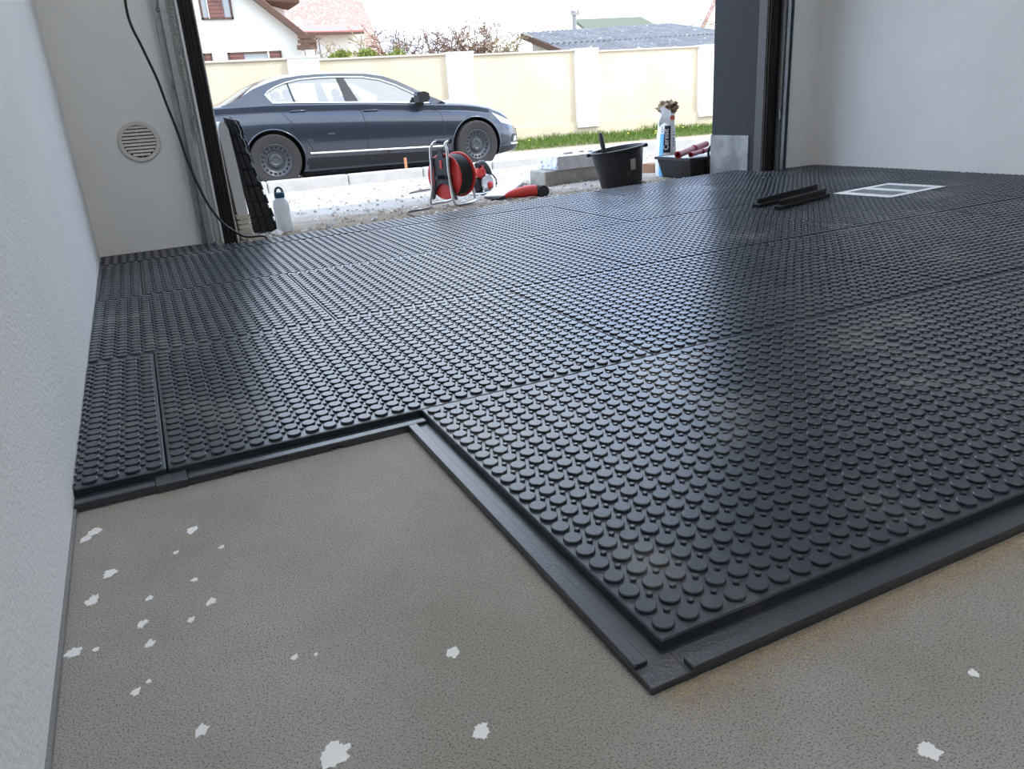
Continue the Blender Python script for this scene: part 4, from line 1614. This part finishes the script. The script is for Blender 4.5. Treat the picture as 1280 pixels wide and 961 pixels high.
# ---- black mortar bucket with a trowel handle
bkx = atY(771, 215, 2.80)
bk = thing('mortar_bucket', 'black plastic mortar bucket standing on the gravel by the tile edge', 'bucket', (bkx.x + .035, 2.80, gz(2.8) - .004), (-.05, -.11, 0))
HB, RB, RT = .215, .115, .152
MB().lathe([(.001, .004), (RB, .004), (RB + .003, 0), (RB + .004, .01), (RT, HB), (RT + .011, HB + .002), (RT + .012, HB + .012), (RT + .004, HB + .014), (RT - .004, HB), (RB - .004, .012), (.001, .012)], 40, caps=False).build('shell', 'bucket', bk, smooth=40)
va = math.atan2(CAM.y - 2.8, CAM.x - bkx.x)
la = va + .62
MB().box((0, 0, 0), (.003, .034, .062), M=Rz(la) @ T(RB + (RT - RB) * .55 + .004, 0, .135) @ Ry(.15)).build('label', 'conc', bk)
for s in (-1, 1):
    MB().cbox((0, 0, 0), (.03, .05, .02), .004, M=Rz(va + PI / 2 * s * .98) @ T(RT + .012, 0, HB + .004)).build('handle_lug', 'bucket', bk)
MB().tube(bez([(RT * 1.04 * math.cos(va + PI / 2 + a), RT * 1.04 * math.sin(va + PI / 2 + a), HB - .004 - .02 * math.sin(a)) for a in [PI * k / 8 for k in range(9)]], 4), .004, 6).build('bail_handle', 'darkmetal', bk, smooth=60)
tr = thing('trowel', 'dark trowel handle sticking up out of the black bucket', 'trowel', (bkx.x - .075, 2.775, gz(2.8) + .10), (0, -.22, 0))
MB().tube([(0, 0, .06), (0, 0, .10), (0, 0, .15), (0, 0, .205), (0, 0, .225)], [.007, .011, .014, .0135, .009], 10).build('handle', 'rim', tr, smooth=60)
MB().tube([(0, 0, -.03), (0, 0, .07)], .004, 6).build('tang', 'steel', tr)
MB().cbox((0, 0, -.055), (.06, .003, .07), .001).build('blade', 'steel', tr)

# ---- brick
qb = atG(816, 216)
tag(MB().cbox((0, 0, .033), (.10, .12, .075), .004).build('brick', 'brick', loc=(qb.x, qb.y, gz(qb.y)), rot=(0, 0, .2)), 'brown brick lying on the gravel between bucket and sack', 'brick')

# ---- cement sack, opened at the top
by_ = 3.24
sp2 = atY(831, 222, by_)
sk_ = thing('cement_sack', 'opened white and blue cement sack standing beside the black crate', 'sack', (sp2.x, by_, gz(by_)), (0, .0, -.50))
HSK = .425
prof = [(0, .052, .125), (.03, .060, .14), (.15, .062, .145), (.28, .054, .14), (.36, .046, .13), (HSK - .02, .042, .12)]
rg_ = []
for z, a, c in prof:
    lean = .012 * z / HSK
    rr = random.Random(int(z * 1000))
    rg_.append([(lean + a * math.copysign(abs(math.cos(t_)) ** .7, math.cos(t_)) * (1 + rr.uniform(-.05, .05)), c * math.copysign(abs(math.sin(t_)) ** .7, math.sin(t_)), z) for t_ in [2 * PI * k / 20 for k in range(20)]])
MB().loft(rg_).build('sack_body', 'sackw', sk_, smooth=60)


def sack_pt(t_, z, off=.002):
    for (z0, a0, c0), (z1, a1, c1) in zip(prof, prof[1:]):
        if z0 <= z <= z1:
            f = (z - z0) / (z1 - z0)
            a, c = a0 + (a1 - a0) * f, c0 + (c1 - c0) * f
    a += off
    c += off
    return (.012 * z / HSK + a * math.copysign(abs(math.cos(t_)) ** .7, math.cos(t_)), c * math.copysign(abs(math.sin(t_)) ** .7, math.sin(t_)), z)


FA = -PI / 2                                    # narrow side faces the garage
MB().grid(lambda i, j: sack_pt(FA - .95 + .50 * i, .012 + .27 * j, .004), 6, 10).build('blue_panel', 'sackb', sk_, smooth=60)
MB().grid(lambda i, j: sack_pt(FA + .05 + .80 * i, .365 + .025 * j, .004), 6, 3).build('red_band', 'sackr', sk_, smooth=60)
MB().grid(lambda i, j: sack_pt(FA - .42 + .50 * i, .165 + .165 * j, .004), 6, 8).build('logo_bar', 'ink', sk_, smooth=60)
# crumpled torn top
def torn(i, j):
    a, e = 2 * PI * i, PI * (j - .5)
    d = Vector((math.cos(a) * math.cos(e), math.sin(a) * math.cos(e), math.sin(e)))
    k = 1 + .45 * mnoise.noise(d * 2.6 + Vector((3, 1, 7))) + .30 * mnoise.noise(d * 6.5)
    return (.014 + .066 * k * d.x, .105 * k * d.y, HSK + .012 + .045 * k * d.z)
MB().grid(torn, 36, 18).build('torn_top', 'kraft', sk_, smooth=25)
def flap(i, j):
    return (-.050 + .062 * i + .008 * math.sin(6 * j), -.135 - .012 * math.sin(PI * j) - .01 * i, HSK + .012 - .115 * j * (1 - .35 * i) + .012 * math.sin(5 * i))
MB().grid(flap, 8, 8).build('folded_flap', 'sackw', sk_, smooth=60)


def place_text(body_, size, m, t_, z, name, zrot):
    me = text_mesh(body_, size, m)
    p = Vector(sack_pt(t_, z, .0065))
    p2 = Vector(sack_pt(t_ + .05, z, .0065))
    xax = (p2 - p).normalized()
    zax = Vector((0, 0, 1))
    nrm = xax.cross(zax).normalized()
    # text x -> up, text y -> -xax (reads bottom to top)
    Mx = Matrix((zax, -xax, nrm)).transposed().to_4x4()
    if nrm.dot(p - Vector((.01, 0, z))) < 0:
        Mx = Matrix((zax, xax, -nrm)).transposed().to_4x4()
    Mx.translation = p
    o = link(name, me, sk_)
    o.matrix_local = Mx
    return o


place_text('Ceresit', .044, 'sackw', FA - .17, .247, 'logo_text', 0)
place_text('CM 11', .036, 'ink', FA + .42, .25, 'product_text', 0)
place_text('CM 11', .028, 'ink', FA - .75, .325, 'product_text', 0)
MB().lathe([(.001, 0), (.016, 0), (.016, .001), (.001, .001)], 16, M=T(*sack_pt(FA + .22, .125, .003)) @ Rx(PI / 2)).build('round_print', 'ink', sk_)

# ---- black crate with red cartridge guns
cx_, cy_ = 2.83, 2.92
a_ = atX(836, 226, 2.62)
cr_ = thing('mortar_tub', 'black plastic tub behind the stucco pillar with red tubes on it', 'tub', (2.875, 2.87, gz(2.87)), (0, 0, 0))
def tub(i_, z, g):
    return [(-.19 - g, -.14 - g, z), (.19 + g, -.14 - g, z), (.19 + g, .14 + g, z), (-.19 - g, .14 + g, z)]
MB().loft([tub(0, .004, 0), tub(0, .115, .025), tub(0, .117, .038), tub(0, .133, .038), tub(0, .133, .022), tub(0, .02, -.005)]).build('shell', 'blackp', cr_)
lid_z = gz(2.87) + .134
MB().box((0, 0, .130), (.40, .30, .006)).build('contents_board', 'whitep', cr_)


def red_gun(p0, p1, r, label):
    p0, p1 = Vector(p0), Vector(p1)
    t = thing('red_tube', label, 'tube', p0)
    d = p1 - p0
    dn = d.normalized()
    q = dn.to_track_quat('Z', 'Y').to_matrix().to_4x4()
    L = d.length
    MB().lathe([(r * .70, .0), (r * 1.15, 0), (r * 1.15, .02), (r, .024), (r, L), (r * .7, L), (r * .7, .0)], 18, M=q, caps=False).build('barrel', 'darkred', t, smooth=40)
    MB().lathe([(.001, L * .3), (r * .68, L * .3), (r * .68, L * .3 + .004), (.001, L * .3 + .004)], 14, M=q).build('inner_plug', 'whitep', t)
    MB().lathe([(r * 1.02, L * .55), (r * 1.18, L * .55), (r * 1.18, L * .6), (r * 1.02, L * .6)], 18, M=q, caps=False).build('collar', 'darkred', t, smooth=40)
    return t


zl = lid_z + .003
def lift_to(q, zmin):
    q.z = max(q.z, zmin)
    return q


red_gun(lift_to(atY(847, 199, 2.735), zl + .020), lift_to(atY(883, 180, 2.86), zl + .05), .019, 'thick red tube lying across the black tub, propped up')
red_gun(lift_to(atY(863, 197, 2.715), zl + .016), lift_to(atY(889, 188, 2.78), zl + .03), .0135, 'thinner red tube lying flat on the black tub')
tag(MB().tube(bez([(2.84, 2.70, .16), (2.80, 2.705, .13), (2.795, 2.70, .08), (2.79, 2.69, .03), (2.80, 2.70, -.02), (2.87, 2.72, -.03)], 6), .008, 8).build('black_hose', 'cable', smooth=60), 'short black hose hanging at the corner of the stucco pillar', 'hose')

# ---- water bottle
wb = atG(357, 290)
wt = thing('water_bottle', 'frosted water bottle with teal loop cap on the gravel', 'bottle', (wb.x, wb.y, gz(wb.y) + .004))
r = .037
MB().lathe([(.001, 0), (r - .004, 0), (r, .005), (r, .085), (r - .001, .088), (r, .091), (r, .125), (r - .004, .143), (.022, .155), (.020, .160), (.001, .160)], 32, caps=False).build('flask', 'bottle', wt, smooth=40)
MB().lathe([(.001, .158), (.023, .158), (.024, .162), (.024, .180), (.020, .184), (.001, .184)], 24, caps=False).build('cap', 'cap', wt, smooth=40)
dv_ = math.atan2(r2.y, r2.x)
MB().tube([Vector((.017 * math.cos(a) * math.cos(dv_), .017 * math.cos(a) * math.sin(dv_), .183 + .022 * math.sin(a))) for a in [PI * k / 14 for k in range(15)]], .0055, 8).build('carry_loop', 'cap', wt, smooth=60)

# ---- leaning white plastic profile and black mats by the left jamb
def lean_panel(u0, v0, u1, v1, y0, y1):
    return atY(u0, v0, y0), atY(u1, v1, y1)


pa_, pb_ = atY(311, 300, 2.50), atY(277, 152, 2.62)
g0 = gz(2.5)
lp = thing('plastic_profile', 'pale grey plastic panel leaning against the outer left jamb', 'panel', (pa_.x, pa_.y, g0))
d = Vector((pb_.x - pa_.x, pb_.y - pa_.y, pb_.z - g0))
# front face strip (narrow edge towards the garage), tapering rounded head
wv = Vector((.046, -.004, .004))
dp = Vector((-.03, .26, 0))
rgs = []
for f, s_ in ((.0, .75), (.03, .8), (.22, .85), (.225, 1.0), (.6, 1.05), (.93, .9), (.98, .6), (1.0, .25)):
    c = d * f
    rgs.append([c - wv * .5 * s_, c + wv * .5 * s_, c + wv * .5 * s_ + dp, c - wv * .5 * s_ + dp])
MB().loft(rgs).build('body', 'whitep', lp)
for k in range(5):
    c = d * (.02 + .042 * k)
    MB().loft([[c + o_ + n_ for o_ in (-wv * .62, wv * .62, wv * .62 + dp, -wv * .62 + dp)] for n_ in (Vector((0, -.006, 0)), Vector((-.003, -.006, .016)))]).build('rib', 'ivory', lp)
MB().loft([[d * f - wv * (.5 + .5 * s_) + Vector((-.004, .012, 0)) + o_ for o_ in (Vector((0, 0, 0)), Vector((.014, 0, 0)), Vector((.014, .2, 0)), Vector((0, .2, 0)))] for f, s_ in ((0, .9), (.5, 1.1), (.86, .5))]).build('inner_flange', 'ivory', lp)


def rubber_mat(px4, label, nu_, nv_):
    """corners bottom-left, bottom-right, top-right, top-left as (u, v, y)"""
    P = [atY(*q) for q in px4]
    for q in P[:2]:
        q.z = gz(q.y) + .003
    o0 = P[0].copy()
    t = thing('rubber_mat', label, 'mat', o0, group='black mats leaning by the jamb')
    P = [q - o0 for q in P]
    n = (P[1] - P[0]).cross(P[3] - P[0]).normalized()
    if n.dot(CAM - o0) < 0:
        n = -n
    MB().loft([[tuple(q) for q in P], [tuple(q - n * .018) for q in P]]).build('sheet', 'mat', t)
    def bl(i, j):
        return P[0].lerp(P[1], i).lerp(P[3].lerp(P[2], i), j)
    for a in range(nu_):
        for c in range(nv_):
            q = [bl((a + da) / nu_, (c + dc) / nv_) for da, dc in ((.12, .06), (.88, .06), (.88, .94), (.12, .94))]
            MB().loft([[tuple(k) for k in q], [tuple(k + n * .007) for k in q]]).build('raised_block', 'mat', t)
    for c in range(8):
        q = [bl(i, j) for i, j in ((.98, (c + .1) / 8), (1.10, (c + .1) / 8), (1.10, (c + .72) / 8), (.98, (c + .72) / 8))]
        MB().loft([[tuple(k) for k in q], [tuple(k - n * .012) for k in q]]).build('edge_lug', 'mat', t)
    return t


rubber_mat([(318, 292, 2.84), (347, 290, 2.80), (293, 150, 2.74), (279, 147, 2.78)], 'black rubber mat with raised blocks leaning by the water bottle', 3, 7)
rubber_mat([(316, 291, 2.92), (343, 288, 2.90), (299, 152, 2.82), (287, 146, 2.85)], 'black rubber mat standing behind the outer leaning mat', 3, 7)

# ================================================================== FILL LIGHTS (added on the ceiling, out of view, to brighten the garage)
em = bpy.data.materials.new('fill_glow')
em.use_nodes = True
bs = em.node_tree.nodes['Principled BSDF']
bs.inputs['Emission Color'].default_value = (.98, .99, 1, 1)
bs.inputs['Emission Strength'].default_value = FILL
MT['lit'] = em
for k, (x, y, lb) in enumerate(((.75, .55, 'long added fill light on the ceiling nearest the garage door'), (.75, -1.6, 'long added fill light on the ceiling at the back of the garage'))):
    t = thing('fill_light', lb, 'light', (x, y, HC), group='added fill lights')
    MB().cbox((0, 0, -.03), (1.5, .34, .06), .01).build('fill_housing', 'whitep', t)
    MB().cbox((0, 0, -.068), (1.44, .30, .016), .005).build('fill_diffuser', 'lit', t)
